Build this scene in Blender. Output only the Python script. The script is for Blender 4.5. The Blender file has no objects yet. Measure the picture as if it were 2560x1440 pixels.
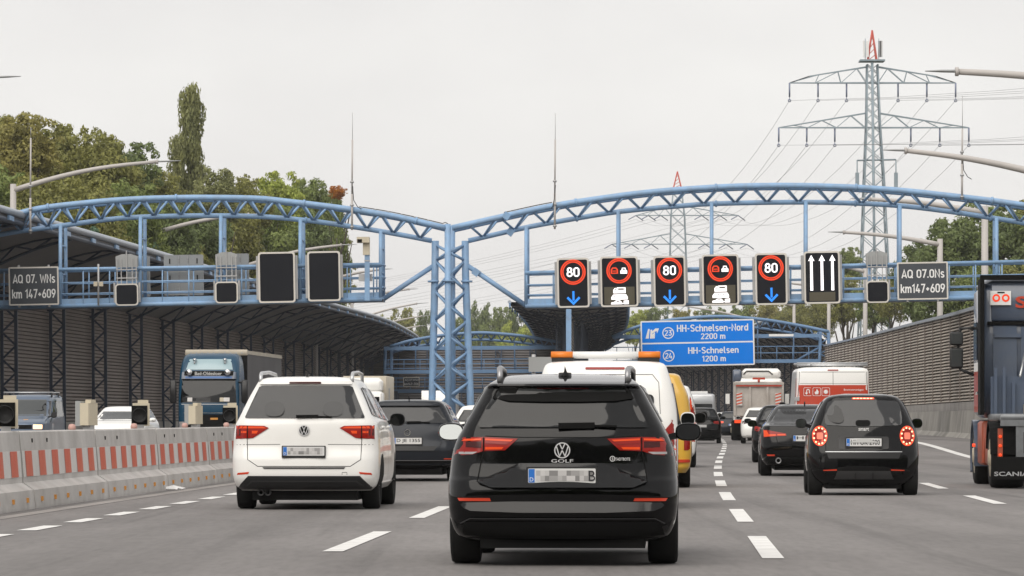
import bpy, math, random
import numpy as np
from mathutils import Vector, Matrix
from mathutils.bvhtree import BVHTree
from mathutils.geometry import delaunay_2d_cdt, intersect_point_tri_2d
random.seed(7); np.random.seed(7)
SC = bpy.context.scene
COL = SC.collection
R = math.radians
# ------------------------------------------------------------------ camera
F, H, YH = 10600.0, 1.15, 1045.0          # focal length in photo pixels, eye height, horizon row
cam_d = bpy.data.cameras.new('camera'); cam = bpy.data.objects.new('camera', cam_d); COL.objects.link(cam)
cam.location = (0, 0, H); cam.rotation_euler = (R(90), 0, 0)
cam_d.sensor_width = 36.0; cam_d.lens = 36.0 * F / 2560.0
cam_d.shift_y = (YH - 720.0) / 2560.0
cam_d.clip_start = 0.5; cam_d.clip_end = 9000
SC.camera = cam
# ------------------------------------------------------------------ sky, sun, exposure
SUN_EL, SUN_AZ = R(46), R(200)            # high veiled sun behind the viewer, slightly to the left
w = bpy.data.worlds.new('World'); SC.world = w; w.use_nodes = True
nt = w.node_tree; nt.nodes.clear()
out = nt.nodes.new('ShaderNodeOutputWorld'); bg = nt.nodes.new('ShaderNodeBackground')
sky = nt.nodes.new('ShaderNodeTexSky'); sky.sky_type = 'NISHITA'; sky.sun_disc = False
sky.sun_elevation = SUN_EL; sky.sun_rotation = SUN_AZ; sky.dust_density = 4.0
skm = nt.nodes.new('ShaderNodeVectorMath'); skm.operation = 'SCALE'; skm.inputs['Scale'].default_value = 0.08
nt.links.new(sky.outputs[0], skm.inputs[0])
tc = nt.nodes.new('ShaderNodeTexCoord')
mp = nt.nodes.new('ShaderNodeMapping'); mp.inputs['Scale'].default_value = (7, 7, 16)
nt.links.new(tc.outputs['Generated'], mp.inputs[0])
nz = nt.nodes.new('ShaderNodeTexNoise'); nz.inputs['Scale'].default_value = 1.3; nz.inputs['Detail'].default_value = 4
nt.links.new(mp.outputs[0], nz.inputs['Vector'])
cr = nt.nodes.new('ShaderNodeValToRGB')
cr.color_ramp.elements[0].position = 0.3; cr.color_ramp.elements[0].color = (0.552, 0.54, 0.533, 1)
cr.color_ramp.elements[1].position = 0.72; cr.color_ramp.elements[1].color = (0.632, 0.622, 0.606, 1)
nt.links.new(nz.outputs['Fac'], cr.inputs[0])
mx = nt.nodes.new('ShaderNodeMix'); mx.data_type = 'RGBA'; mx.inputs['Factor'].default_value = 0.95
nt.links.new(skm.outputs[0], mx.inputs['A']); nt.links.new(cr.outputs[0], mx.inputs['B'])
nt.links.new(mx.outputs['Result'], bg.inputs['Color']); bg.inputs['Strength'].default_value = 1.0
nt.links.new(bg.outputs[0], out.inputs['Surface'])
sun_d = bpy.data.lights.new('sun', 'SUN'); sun_d.energy = 1.5; sun_d.angle = R(60); sun_d.color = (1.0, 0.945, 0.87)
sun = bpy.data.objects.new('sun', sun_d); COL.objects.link(sun)
sun.rotation_euler = Vector((-math.sin(SUN_AZ)*math.cos(SUN_EL), -math.cos(SUN_AZ)*math.cos(SUN_EL), -math.sin(SUN_EL))).to_track_quat('-Z', 'Y').to_euler()
vs = SC.view_settings; vs.view_transform = 'Standard'; vs.look = 'None'; vs.gamma = 1.0; vs.exposure = 0.6
vs.use_curve_mapping = False
SC.cycles.max_bounces = 6; SC.cycles.diffuse_bounces = 2; SC.cycles.glossy_bounces = 3
SC.cycles.caustics_reflective = False; SC.cycles.caustics_refractive = False
# ------------------------------------------------------------------ helpers
def at(px, py, Y):
    """the point of the place seen at a photo pixel, at distance Y"""
    return Vector(((px-1280.0)*Y/F, Y, H+(YH-py)*Y/F))
def pchip(xs, ys, x):
    xs = np.asarray(xs, float); ys = np.asarray(ys, float); x = np.clip(np.asarray(x, float), xs[0], xs[-1])
    h = np.diff(xs); d = np.diff(ys)/h; m = np.zeros(len(xs))
    m[0], m[-1] = d[0], d[-1]
    for i in range(1, len(xs)-1):
        if d[i-1]*d[i] > 0:
            w1, w2 = 2*h[i]+h[i-1], h[i]+2*h[i-1]
            m[i] = (w1+w2)/(w1/d[i-1]+w2/d[i])
    k = np.clip(np.searchsorted(xs, x, side='right')-1, 0, len(h)-1)
    t = (x-xs[k])/h[k]
    return ((2*t**3-3*t**2+1)*ys[k]+(t**3-2*t**2+t)*h[k]*m[k]+(-2*t**3+3*t**2)*ys[k+1]+(t**3-t**2)*h[k]*m[k+1])
_LP = [(-60,-1.4),(0,.85),(34.5,2.13),(49.8,2.69),(64.2,3.22),(75,3.69),(86.5,4.2),(98.3,4.77),(108.8,5.3),(120.7,5.91),(132.5,6.55),
       (146.9,7.32),(162.5,8.13),(174,8.73),(187.5,9.41),(200,10.0),(213.9,10.65),(225.7,11.15),(241,11.75),(249,12.05),(300,13.8),
       (350,15.2),(400,16.3),(470,17.4),(540,17.2),(620,14.5),(700,9),(800,-4),(900,-22),(1000,-44)]
_lx, _ly = zip(*_LP)
_YG = np.arange(-60, 1000.1, 2.0)
_LG = pchip(_lx, _ly, _YG)
_ker = np.ones(9)/9; _LG[4:-4] = np.convolve(_LG, _ker, 'valid')
def line(Y):
    """x of the lane line between the two middle lanes"""
    return float(np.interp(Y, _YG, _LG))
def slope(Y): return (line(Y+3)-line(Y-3))/6.0
def sstep(a, b, x):
    t = min(1, max(0, (x-a)/(b-a))); return t*t*(3-2*t)
def zroad(Y, o): return 0.034*sstep(112, 162, Y)*max(0.0, o)
def road_pt(Y, o, dz=0.0): return Vector((line(Y)+o, Y, zroad(Y, o)+dz))
def path_fn(pts):
    xs, ys = zip(*pts); return lambda Y: float(pchip(xs, ys, Y))

class MB:
    def __init__(s): s.v = []; s.f = []; s.sm = []
    def add(s, vs_, fs, smooth=False):
        b = len(s.v); s.v += [tuple(p) for p in vs_]; s.f += [tuple(i+b for i in q) for q in fs]; s.sm += [smooth]*len(fs); return s
    def box(s, c, d, rot=None):
        hx, hy, hz = d[0]/2, d[1]/2, d[2]/2
        p = [Vector((x*hx, y*hy, z*hz)) for x in (-1, 1) for y in (-1, 1) for z in (-1, 1)]
        if rot is not None: p = [rot @ q for q in p]
        c = Vector(c)
        return s.add([q+c for q in p], [(0,1,3,2),(4,6,7,5),(0,4,5,1),(2,3,7,6),(0,2,6,4),(1,5,7,3)])
    def bar(s, a, b, w_, h_=None):
        a, b = Vector(a), Vector(b); d = b-a; L = d.length
        if L < 1e-6: return s
        q = d.to_track_quat('Y', 'Z').to_matrix()
        return s.box((a+b)/2, (w_, L, h_ or w_), q)
    def tube(s, pts, r, n=8, cap=True, smooth=True):
        pts = [Vector(p) for p in pts]; m = len(pts)
        rr = r if isinstance(r, (list, tuple)) else [r]*m
        t0 = (pts[1]-pts[0]).normalized()
        up = Vector((0,0,1)) if abs(t0.z) < .95 else Vector((0,1,0))
        nrm = t0.cross(up).normalized(); vs_ = []
        for i, p in enumerate(pts):
            t = (pts[min(i+1, m-1)]-pts[max(i-1, 0)]).normalized()
            nrm = (nrm-t*nrm.dot(t)).normalized(); bn = t.cross(nrm)
            for k in range(n):
                a = 2*math.pi*(k+.5)/n
                vs_.append(p+(nrm*math.cos(a)+bn*math.sin(a))*rr[i])
        fs = [(i*n+k, i*n+(k+1) % n, (i+1)*n+(k+1) % n, (i+1)*n+k) for i in range(m-1) for k in range(n)]
        s.add(vs_, fs, smooth)
        if cap:
            b = len(s.v)-m*n
            s.f.append(tuple(b+k for k in range(n))[::-1]); s.f.append(tuple(b+(m-1)*n+k for k in range(n))); s.sm += [False, False]
        return s
    def prism(s, poly, lo, hi, axis='y'):
        """polygon in the two other axes, extruded along axis"""
        n = len(poly)
        def P(a, b, t): return (a, t, b) if axis == 'y' else ((t, a, b) if axis == 'x' else (a, b, t))
        vs_ = [P(a, b, lo) for a, b in poly]+[P(a, b, hi) for a, b in poly]
        return s.add(vs_, [tuple(range(n)), tuple(range(2*n-1, n-1, -1))]+[(i, i+n, (i+1) % n+n, (i+1) % n) for i in range(n)])
    def lathe(s, prof, c, axis='x', n=24, smooth=True):
        """profile of (radius, along) turned round an axis through c"""
        c = Vector(c); vs_ = []
        for r_, t in prof:
            for k in range(n):
                a = 2*math.pi*k/n; u, v_ = r_*math.cos(a), r_*math.sin(a)
                vs_.append(c+Vector((t, u, v_) if axis == 'x' else ((u, t, v_) if axis == 'y' else (u, v_, t))))
        m = len(prof)
        return s.add(vs_, [(i*n+k, i*n+(k+1) % n, (i+1)*n+(k+1) % n, (i+1)*n+k) for i in range(m-1) for k in range(n)], smooth)
    def sweep(s, secs, closed=False, smooth=False):
        """list of equal-length point rings/strips joined"""
        n = len(secs[0]); vs_ = [p for q in secs for p in q]
        e = n if closed else n-1
        return s.add(vs_, [(i*n+k, i*n+(k+1) % n, (i+1)*n+(k+1) % n, (i+1)*n+k) for i in range(len(secs)-1) for k in range(e)], smooth)
    def mesh(s, name, mat=None):
        me = bpy.data.meshes.new(name); me.from_pydata(s.v, [], s.f); me.polygons.foreach_set('use_smooth', s.sm)
        me.update()
        if mat: me.materials.append(mat)
        return me
    def build(s, name, mat, parent=None, fix=True, sharp=None):
        me = s.mesh(name, mat)
        if fix: fixn(me)
        if sharp: me.set_sharp_from_angle(angle=R(sharp))
        return put(name, me, parent)
import bmesh
def fixn(me):
    b = bmesh.new(); b.from_mesh(me); bmesh.ops.recalc_face_normals(b, faces=b.faces); b.to_mesh(me); b.free()
def put(name, me, parent=None):
    o = bpy.data.objects.new(name, me); COL.objects.link(o)
    if parent is not None: o.parent = parent
    return o
def tag(o, label, cat, group=None):
    o['label'] = label; o['category'] = cat
    if group: o['group'] = group
    return o
def thing(name, label, cat, loc=(0,0,0), rz=0.0, group=None):
    o = put(name, None); o.location = loc; o.rotation_euler = (0, 0, rz); o.empty_display_size = .2
    return tag(o, label, cat, group)
def struct(o): o['kind'] = 'structure'; return o
def copy_tree(o, parent=None):
    c = o.copy(); COL.objects.link(c); c.parent = parent
    for ch in list(o.children): copy_tree(ch, c)
    return c
ORD = ['first','second','third','fourth','fifth','sixth','seventh','eighth','ninth','tenth','eleventh','twelfth','thirteenth','fourteenth',
       'fifteenth','sixteenth','seventeenth','eighteenth','nineteenth','twentieth','twenty-first','twenty-second','twenty-third','twenty-fourth']
# ------------------------------------------------------------------ materials
def mat(name, col, rough=.5, metal=0.0, var=0.0, vscale=2.0, spec=.5, coat=0.0, emit=None, es=1.0, bump=0.0, bscale=60.0, dirt=None, dscale=1.5, damt=.5, island=0.0, stretch=None):
    m = bpy.data.materials.new(name); m.use_nodes = True; t = m.node_tree; b = t.nodes['Principled BSDF']
    c4 = (*col, 1)
    b.inputs['Base Color'].default_value = c4; b.inputs['Roughness'].default_value = rough; b.inputs['Metallic'].default_value = metal
    b.inputs['Specular IOR Level'].default_value = spec
    if coat: b.inputs['Coat Weight'].default_value = coat; b.inputs['Coat Roughness'].default_value = .03
    if emit: b.inputs['Emission Color'].default_value = (*emit, 1); b.inputs['Emission Strength'].default_value = es
    if var or dirt or bump or island:
        co = t.nodes.new('ShaderNodeTexCoord'); src = co.outputs['Object']
        if stretch:
            mpn = t.nodes.new('ShaderNodeMapping'); mpn.inputs['Scale'].default_value = stretch
            t.links.new(src, mpn.inputs[0]); src = mpn.outputs[0]
        cur = None
        def mixn(a, bcol, fac, bt='MIX'):
            q = t.nodes.new('ShaderNodeMix'); q.data_type = 'RGBA'; q.blend_type = bt
            if isinstance(a, tuple): q.inputs['A'].default_value = a
            else: t.links.new(a, q.inputs['A'])
            if isinstance(bcol, tuple): q.inputs['B'].default_value = bcol
            else: t.links.new(bcol, q.inputs['B'])
            if isinstance(fac, float): q.inputs['Factor'].default_value = fac
            else: t.links.new(fac, q.inputs['Factor'])
            return q.outputs['Result']
        cur = c4
        if var:
            n = t.nodes.new('ShaderNodeTexNoise'); n.inputs['Scale'].default_value = vscale; n.inputs['Detail'].default_value = 6
            t.links.new(src, n.inputs['Vector'])
            mr = t.nodes.new('ShaderNodeMapRange'); mr.inputs['From Min'].default_value = .25; mr.inputs['From Max'].default_value = .75
            mr.inputs['To Min'].default_value = 1-var; mr.inputs['To Max'].default_value = 1+var
            t.links.new(n.outputs['Fac'], mr.inputs['Value'])
            vm = t.nodes.new('ShaderNodeVectorMath'); vm.operation = 'SCALE'; vm.inputs[0].default_value = col
            t.links.new(mr.outputs[0], vm.inputs['Scale']); cur = vm.outputs[0]
        if island:
            g = t.nodes.new('ShaderNodeNewGeometry'); hs = t.nodes.new('ShaderNodeHueSaturation')
            mr = t.nodes.new('ShaderNodeMapRange'); mr.inputs['To Min'].default_value = 1-island; mr.inputs['To Max'].default_value = 1+island
            t.links.new(g.outputs['Random Per Island'], mr.inputs['Value']); t.links.new(mr.outputs[0], hs.inputs['Value'])
            if isinstance(cur, tuple): hs.inputs['Color'].default_value = cur
            else: t.links.new(cur, hs.inputs['Color'])
            cur = hs.outputs[0]
        if dirt:
            n = t.nodes.new('ShaderNodeTexNoise'); n.inputs['Scale'].default_value = dscale; n.inputs['Detail'].default_value = 8; n.inputs['Roughness'].default_value = .65
            t.links.new(src, n.inputs['Vector'])
            mr = t.nodes.new('ShaderNodeMapRange'); mr.inputs['From Min'].default_value = .42; mr.inputs['From Max'].default_value = .75
            mr.inputs['To Max'].default_value = damt
            t.links.new(n.outputs['Fac'], mr.inputs['Value'])
            cur = mixn(cur, (*dirt, 1), mr.outputs[0])
        if not isinstance(cur, tuple): t.links.new(cur, b.inputs['Base Color'])
        if bump:
            n = t.nodes.new('ShaderNodeTexNoise'); n.inputs['Scale'].default_value = bscale; n.inputs['Detail'].default_value = 4
            t.links.new(src, n.inputs['Vector'])
            bp = t.nodes.new('ShaderNodeBump'); bp.inputs['Strength'].default_value = bump; bp.inputs['Distance'].default_value = .02
            t.links.new(n.outputs['Fac'], bp.inputs['Height']); t.links.new(bp.outputs[0], b.inputs['Normal'])
    return m
M = {}
M['asphalt'] = mat('asphalt', (.225,.211,.205), .8, var=.16, vscale=.09, dirt=(.085,.08,.078), dscale=.35, damt=.5, bump=.25, bscale=9, spec=.3, stretch=(1,.22,1))
def wear(m):
    t = m.node_tree; b = t.nodes['Principled BSDF']; l = b.inputs['Base Color'].links[0].from_socket
    co = t.nodes.new('ShaderNodeTexCoord'); src = co.outputs['Object']
    def nz_(scale, st, lo, hi, dark, detail=5):
        mp_ = t.nodes.new('ShaderNodeMapping'); mp_.inputs['Scale'].default_value = st; t.links.new(src, mp_.inputs[0])
        n = t.nodes.new('ShaderNodeTexNoise'); n.inputs['Scale'].default_value = scale; n.inputs['Detail'].default_value = detail; t.links.new(mp_.outputs[0], n.inputs['Vector'])
        r = t.nodes.new('ShaderNodeMapRange'); r.inputs['From Min'].default_value = lo; r.inputs['From Max'].default_value = hi; r.inputs['To Min'].default_value = dark; r.inputs['To Max'].default_value = 1.0
        t.links.new(n.outputs['Fac'], r.inputs['Value']); return r.outputs[0]
    for args in ((1.0, (1.1, .012, 1), .35, .6, .8), (1.0, (.5, .10, 1), .3, .5, .82), (1.0, (14, 1.6, 1), .3, .6, .86, 8), (.6, (3.5, .05, 1), .28, .42, .72)):
        v = t.nodes.new('ShaderNodeVectorMath'); v.operation = 'SCALE'; t.links.new(l, v.inputs[0]); t.links.new(nz_(*args), v.inputs['Scale']); l = v.outputs[0]
    t.links.new(l, b.inputs['Base Color'])
wear(M['asphalt'])
M['gutter'] = mat('gutter_concrete', (.3,.28,.265), .85, var=.2, vscale=.6)
M['earth'] = mat('earth', (.09,.085,.05), .9, var=.3, vscale=.2)
M['line'] = mat('road_paint', (.74,.73,.71), .6, var=.08, vscale=1.5, dirt=(.4,.39,.37), dscale=2.2, damt=.45)
M['concrete'] = mat('barrier_concrete', (.55,.53,.51), .85, var=.12, vscale=1.2, dirt=(.30,.28,.26), dscale=1.3, damt=.7, bump=.15, bscale=30)
M['wallbase'] = mat('wall_base_concrete', (.3,.285,.26), .9, var=.22, vscale=.5, dirt=(.12,.115,.105), dscale=.35, damt=.8)
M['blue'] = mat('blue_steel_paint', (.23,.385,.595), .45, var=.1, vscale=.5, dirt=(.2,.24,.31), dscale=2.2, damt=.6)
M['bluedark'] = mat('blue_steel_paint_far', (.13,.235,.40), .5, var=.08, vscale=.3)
M['navy'] = mat('navy_steel', (.03,.045,.075), .5, var=.15, vscale=.5)
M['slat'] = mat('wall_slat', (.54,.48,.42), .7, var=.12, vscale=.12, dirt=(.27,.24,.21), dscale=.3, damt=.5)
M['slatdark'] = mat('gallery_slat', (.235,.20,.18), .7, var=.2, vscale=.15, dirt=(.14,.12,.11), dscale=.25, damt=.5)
M['backing'] = mat('wall_backing', (.05,.047,.045), .85)
M['roofsheet'] = mat('canopy_sheet', (.14,.135,.135), .55, metal=.2, var=.12, vscale=.3)
M['fascia'] = mat('fascia_metal', (.38,.42,.47), .4, metal=.3, var=.08)
M['galv'] = mat('galvanised', (.42,.42,.42), .5, metal=.3, var=.1, vscale=1.2)
M['lamppost'] = mat('lamp_post_paint', (.45,.425,.405), .55, var=.06, vscale=.8)
M['signgrey'] = mat('sign_grey', (.048,.055,.066), .55, var=.08)
M['signblack'] = mat('sign_black', (.006,.007,.011), .55, spec=.2)
M['signframe'] = mat('sign_frame', (.62,.59,.54), .5)
M['signback'] = mat('sign_back', (.33,.34,.34), .5, var=.08, dirt=(.2,.2,.2), dscale=1, damt=.4)
M['signblue'] = mat('sign_blue', (.0,.20,.78), .6, spec=.1)
M['white'] = mat('sign_white', (.78,.78,.77), .5)
M['ledred'] = mat('led_red', (.1,.01,0), .5, emit=(1,.055,.008), es=.6)
M['ledwhite'] = mat('led_white', (.5,.5,.5), .5, emit=(1,.93,.95), es=.9)
M['ledblue'] = mat('led_blue', (0,.05,.2), .5, emit=(.02,.26,1), es=.75)
M['ledpanel'] = mat('led_panel_dim', (.075,.066,.042), .6)
M['black'] = mat('black_plastic', (.012,.012,.013), .45)
M['matblack'] = mat('matt_black', (.006,.006,.006), .8, spec=.15)
M['rubber'] = mat('tyre_rubber', (.012,.012,.012), .85, spec=.25, bump=.1, bscale=40)
M['rim'] = mat('rim_alloy', (.35,.35,.36), .35, metal=.8)
M['darkrim'] = mat('rim_dark', (.03,.03,.032), .4, metal=.5)
M['glass'] = mat('window_glass', (.006,.0065,.007), .04, spec=.4)
M['glassgrey'] = mat('tinted_glass', (.028,.029,.031), .05, spec=.42)
M['glassfaint'] = mat('tinted_glass_shape', (.02,.021,.023), .05, spec=.42)
M['glassclear'] = mat('windscreen_glass', (.055,.06,.062), .06, spec=.5)
M['badge'] = mat('badge_silver', (.72,.72,.73), .3, metal=.35)
M['chrome'] = mat('chrome', (.75,.75,.76), .12, metal=1)
M['mirror'] = mat('mirror_glass', (.2,.21,.21), .03, metal=1)
M['beige'] = mat('beige_housing', (.56,.50,.38), .6, dirt=(.4,.35,.27), dscale=4, damt=.4)
M['orange'] = mat('orange_lens', (.75,.2,.015), .3)
M['amber'] = mat('amber_reflector', (.62,.28,.06), .35)
M['redsheet'] = mat('red_sheeting', (.60,.085,.03), .5, dirt=(.6,.3,.22), dscale=2.5, damt=.4)
M['whitesheet'] = mat('white_sheeting', (.66,.64,.62), .5, dirt=(.5,.45,.42), dscale=2.5, damt=.4)
M['lampred'] = mat('tail_lens_red', (.27,.010,.006), .12, spec=.35)
M['lamporange'] = mat('tail_lens_orange', (.62,.06,.01), .15, spec=.35, emit=(1,.08,.01), es=.12)
M['lampdark'] = mat('tail_lens_dark', (.05,.004,.004), .12, spec=.35)
M['lampwhite'] = mat('reverse_lens', (.35,.33,.33), .15, coat=.5)
M['brake'] = mat('brake_light_lit', (.3,.01,.005), .3, emit=(1,.075,.012), es=.75)
M['brakecore'] = mat('brake_led_lit', (.6,.3,.2), .3, emit=(1,.72,.4), es=1.0)
M['reflector'] = mat('red_reflector', (.55,.05,.02), .25)
M['plate'] = mat('plate_white', (.66,.66,.65), .4)
M['plateblue'] = mat('plate_blue', (.02,.16,.55), .4)
M['ink'] = mat('plate_ink', (.015,.015,.018), .5)
# ------------------------------------------------------------------ world-space things: children keep world coordinates
OFF = {}
def wthing(name, label, cat, base, group=None):
    o = thing(name, label, cat, base, 0, group); OFF[o.name] = Vector(base); return o
_put0 = put
def put(name, me, parent=None):
    o = _put0(name, me, parent)
    if parent is not None and parent.name in OFF: o.location = -OFF[parent.name]
    return o
def rod(parent, name, a, b, r, m, n=8): return MB().tube([a, b], r, n).build(name, m, parent, fix=False)
def rods(parent, name, pts, r, m, n=8): return MB().tube(pts, r, n).build(name, m, parent, fix=False)
def boxp(parent, name, c, d, m, rot=None): return MB().box(c, d, rot).build(name, m, parent)
_tcache = {}
def text(body, m, parent, c, wid=None, hgt=None, face='rear', ext=.004, name='lettering', bold=.0, sx=1.0, plane='y'):
    """flat lettering centred on c (local), facing -y ('rear') or +y ('front'); wid/hgt = extent of the whole word"""
    key = (body, bold)
    if key not in _tcache:
        cu = bpy.data.curves.new('t', 'FONT'); cu.body = body; cu.offset = bold; cu.resolution_u = 3
        ob = bpy.data.objects.new('t', cu); COL.objects.link(ob)
        dg = bpy.context.evaluated_depsgraph_get(); dg.update()
        me = bpy.data.meshes.new_from_object(ob.evaluated_get(dg))
        _tcache[key] = ([v.co.copy() for v in me.vertices], [tuple(p.vertices) for p in me.polygons])
        bpy.data.objects.remove(ob); bpy.data.curves.remove(cu); bpy.data.meshes.remove(me)
    vs_, fs = _tcache[key]
    x0, x1 = min(v.x for v in vs_), max(v.x for v in vs_); y0, y1 = min(v.y for v in vs_), max(v.y for v in vs_)
    if hgt and wid: kx, ky = wid/(x1-x0), hgt/(y1-y0)
    elif hgt: ky = hgt/(y1-y0); kx = ky*sx
    else: kx = wid/(x1-x0); ky = kx/sx
    sg = 1 if face == 'rear' else -1
    c = Vector(c); n = len(vs_)
    P = [(c.x+sg*(v.x-(x0+x1)/2)*kx, c.y, c.z+(v.y-(y0+y1)/2)*ky) for v in vs_]
    mb = MB(); mb.add(P, fs)
    return mb.build(name, m, parent, fix=False)
# condensed road-sign lettering drawn as mitred strokes (cap height 1)
def _arc(cx, cy, rx, ry, a0, a1, n=7): return [(cx+rx*math.cos(R(a0+(a1-a0)*i/n)), cy+ry*math.sin(R(a0+(a1-a0)*i/n))) for i in range(n+1)]
def _stad(x0, x1, y0, y1):
    r_ = (x1-x0)/2; q = min(r_, (y1-y0)/2); c = (x0+x1)/2
    p = _arc(c, y1-q, r_, q, 0, 180)+_arc(c, y0+q, r_, q, 180, 360); return p+[p[0]]
_S = lambda w_, h_: [_arc(w_/2, h_*.735, w_/2-.07, h_*.2, 20, 250, 9)+_arc(w_/2, h_*.265, w_/2-.07, h_*.2, 70, -160, 9)]
GL = {'0': (.54, [_stad(.07,.47,.07,.93)]), 'Q': (.62, [_stad(.07,.55,.07,.93), [(.38,.27),(.6,.0)]]), '8': (.54, [_stad(.10,.44,.53,.93), _stad(.07,.47,.07,.53)]),
  '6': (.54, [_stad(.07,.47,.07,.56), [(.075,.36),(.14,.56),(.36,.98)]]), '9': (.54, [_stad(.07,.47,.44,.93), [(.465,.64),(.40,.44),(.18,.02)]]), '7': (.5, [[(.03,.93),(.46,.93),(.17,0)]]),
  '1': (.38, [[(.03,.74),(.25,.93),(.25,0)]]), '4': (.54, [[(.27,.98),(.05,.25),(.52,.25)], [(.36,0),(.36,.5)]]), '2': (.54, [_arc(.27,.72,.2,.21,170,-35,9)+[(.07,.07),(.50,.07)]]),
  '3': (.53, [[(.06,.93),(.43,.93),(.23,.57)]+_arc(.24,.32,.22,.25,75,-160,9)]), '5': (.53, [[(.45,.93),(.12,.93),(.09,.52)]+_arc(.24,.32,.22,.25,110,-160,9)]), 'A': (.58, [[(.03,0),(.29,.97),(.55,0)], [(.14,.26),(.44,.26)]]), 'W': (.78, [[(.03,1),(.20,.05),(.39,.8),(.58,.05),(.75,1)]]),
  'N': (.58, [[(.07,0),(.07,.95),(.51,.05),(.51,1)]]), 'H': (.58, [[(.07,0),(.07,1)], [(.51,0),(.51,1)], [(.12,.52),(.46,.52)]]), 'S': (.56, _S(.56,1)), 's': (.44, _S(.44,.72)),
  'k': (.47, [[(.07,0),(.07,1)], [(.42,.71),(.12,.3)], [(.22,.43),(.44,0)]]), 'm': (.76, [[(.07,0),(.07,.72)], [(.10,.45)]+_arc(.24,.48,.14,.17,150,0,5)+[(.38,0)], [(.41,.45)]+_arc(.55,.48,.14,.17,150,0,5)+[(.69,0)]]),
  'n': (.50, [[(.07,0),(.07,.72)], [(.10,.45)]+_arc(.25,.47,.18,.18,150,0,6)+[(.43,0)]]), 'h': (.50, [[(.07,0),(.07,1)], [(.10,.45)]+_arc(.25,.47,.18,.18,150,0,6)+[(.43,0)]]), 'l': (.27, [[(.08,1),(.08,.16),(.14,.07),(.24,.07)]]),
  'o': (.5, [_stad(.07,.43,.07,.65)]), 'c': (.44, [_arc(.25,.45,.18,.2,30,180,6)+_arc(.25,.27,.18,.2,180,330,6)]), 'e': (.5, [[(.12,.37),(.43,.37)]+_arc(.25,.45,.18,.2,0,180,6)+_arc(.25,.27,.18,.2,180,325,6)]),
  'r': (.34, [[(.07,0),(.07,.72)], [(.10,.42)]+_arc(.25,.45,.17,.2,140,70,4)]), 'd': (.5, [_stad(.07,.40,.07,.65), [(.43,1),(.43,0)]]), '-': (.36, [[(.05,.42),(.31,.42)]]), '.': (.2, [[(.1,0),(.1,.16)]]), '+': (.5, [[(.06,.42),(.44,.42)], [(.25,.61),(.25,.50)], [(.25,.34),(.25,.23)]]), ' ': (.28, [])}
def din(body, m, parent, c, wid=None, hgt=None, face='rear', name='lettering', th=.15, **k):
    if any(ch not in GL for ch in body): return text(body, m, parent, c, wid, hgt, face, name=name)
    tot = sum(GL[ch][0]+.08 for ch in body)-.08
    ky = hgt; kx = (wid/tot) if wid else hgt
    sg = 1 if face == 'rear' else -1; c = Vector(c); mb = MB(); x = 0; lay = 0
    for ch in body:
        w_, pls = GL[ch]
        for pl in pls:
            lay += 1; n = len(pl); closed = n > 3 and abs(pl[0][0]-pl[-1][0])+abs(pl[0][1]-pl[-1][1]) < 1e-6
            A, B = [], []
            for i, p in enumerate(pl):
                pa = pl[i-1] if i > 0 else (pl[-2] if closed else None); pb = pl[i+1] if i < n-1 else (pl[1] if closed else None)
                def nr(a, b):
                    d = Vector((b[0]-a[0], b[1]-a[1])); d.normalize(); return Vector((-d.y, d.x))
                if pa is None: nn = nr(p, pb); sc = 1
                elif pb is None: nn = nr(pa, p); sc = 1
                else:
                    n1, n2 = nr(pa, p), nr(p, pb); nn = (n1+n2)
                    if nn.length < 1e-4: nn = n1
                    nn.normalize(); sc = min(1.9, 1/max(.3, nn.dot(n1)))
                A.append((p[0]+nn.x*th/2*sc, p[1]+nn.y*th/2*sc)); B.append((p[0]-nn.x*th/2*sc, p[1]-nn.y*th/2*sc))
            yy_ = c.y-sg*.0004*(lay % 4)
            q = lambda p: (c.x+sg*(x+p[0]-tot/2)*kx, yy_, c.z+(p[1]-.5)*ky)
            mb.add([q(p) for p in A]+[q(p) for p in B], [(i, i+1, n+i+1, n+i) for i in range(n-1)])
        x += w_+.08
    return mb.build(name, m, parent, fix=False)
def rrect(x0, x1, z0, z1, r, k=4):
    p = []
    for cx, cz, a0 in ((x1-r, z1-r, 0), (x0+r, z1-r, 90), (x0+r, z0+r, 180), (x1-r, z0+r, 270)):
        for i in range(k+1):
            a = R(a0+90*i/k); p.append((cx+r*math.cos(a), cz+r*math.sin(a)))
    return p
# ------------------------------------------------------------------ ground and road
g = MB(); g.add([(-4000,-200,-.08),(4000,-200,-.08),(4000,8000,-.08),(-4000,8000,-.08)], [(0,1,2,3)])
struct(g.build('ground', M['earth'], fix=False))
ys = list(np.arange(-40, 300, 4.0))+list(np.arange(300, 1001, 10.0))
offs = [-40,-30,-20,-12,-9,-7,-3.7,0,3.6,5.5,7.2,9,12.2]
rd = MB(); rd.sweep([[road_pt(y, o) for o in offs] for y in ys], smooth=True)
ROAD = struct(rd.build('road', M['asphalt'], fix=False))
def strip(name, o0, o1, y0, y1, dz, m, step=2.0):
    n = max(2, int((y1-y0)/step)+1)
    s = MB(); s.sweep([[road_pt(y, o, dz) for o in (o0, o1)] for y in np.linspace(y0, y1, n)])
    return s.build(name, m, ROAD, fix=False)
strip('gutter_strip', -8.62, -8.40, 30, 300, .004, M['gutter'], 4)
for k in range(18): strip('lane_dash', -.09, .09, 34.6+12.2*k, 41.1+12.2*k, .006, M['line'], 3)
for k in range(6): strip('lane_dash', -3.83, -3.65, 36.4+12.2*k, 42.8+12.2*k, .006, M['line'], 3)
for k in range(6): strip('lane_dash', 3.49, 3.67, 56.6+12.2*k, 62.6+12.2*k, .006, M['line'], 3)
for k in range(24): strip('edge_dash', -7.5, -7.3, 39.9+3.32*k, 41.8+3.32*k, .006, M['line'], 2)
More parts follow.
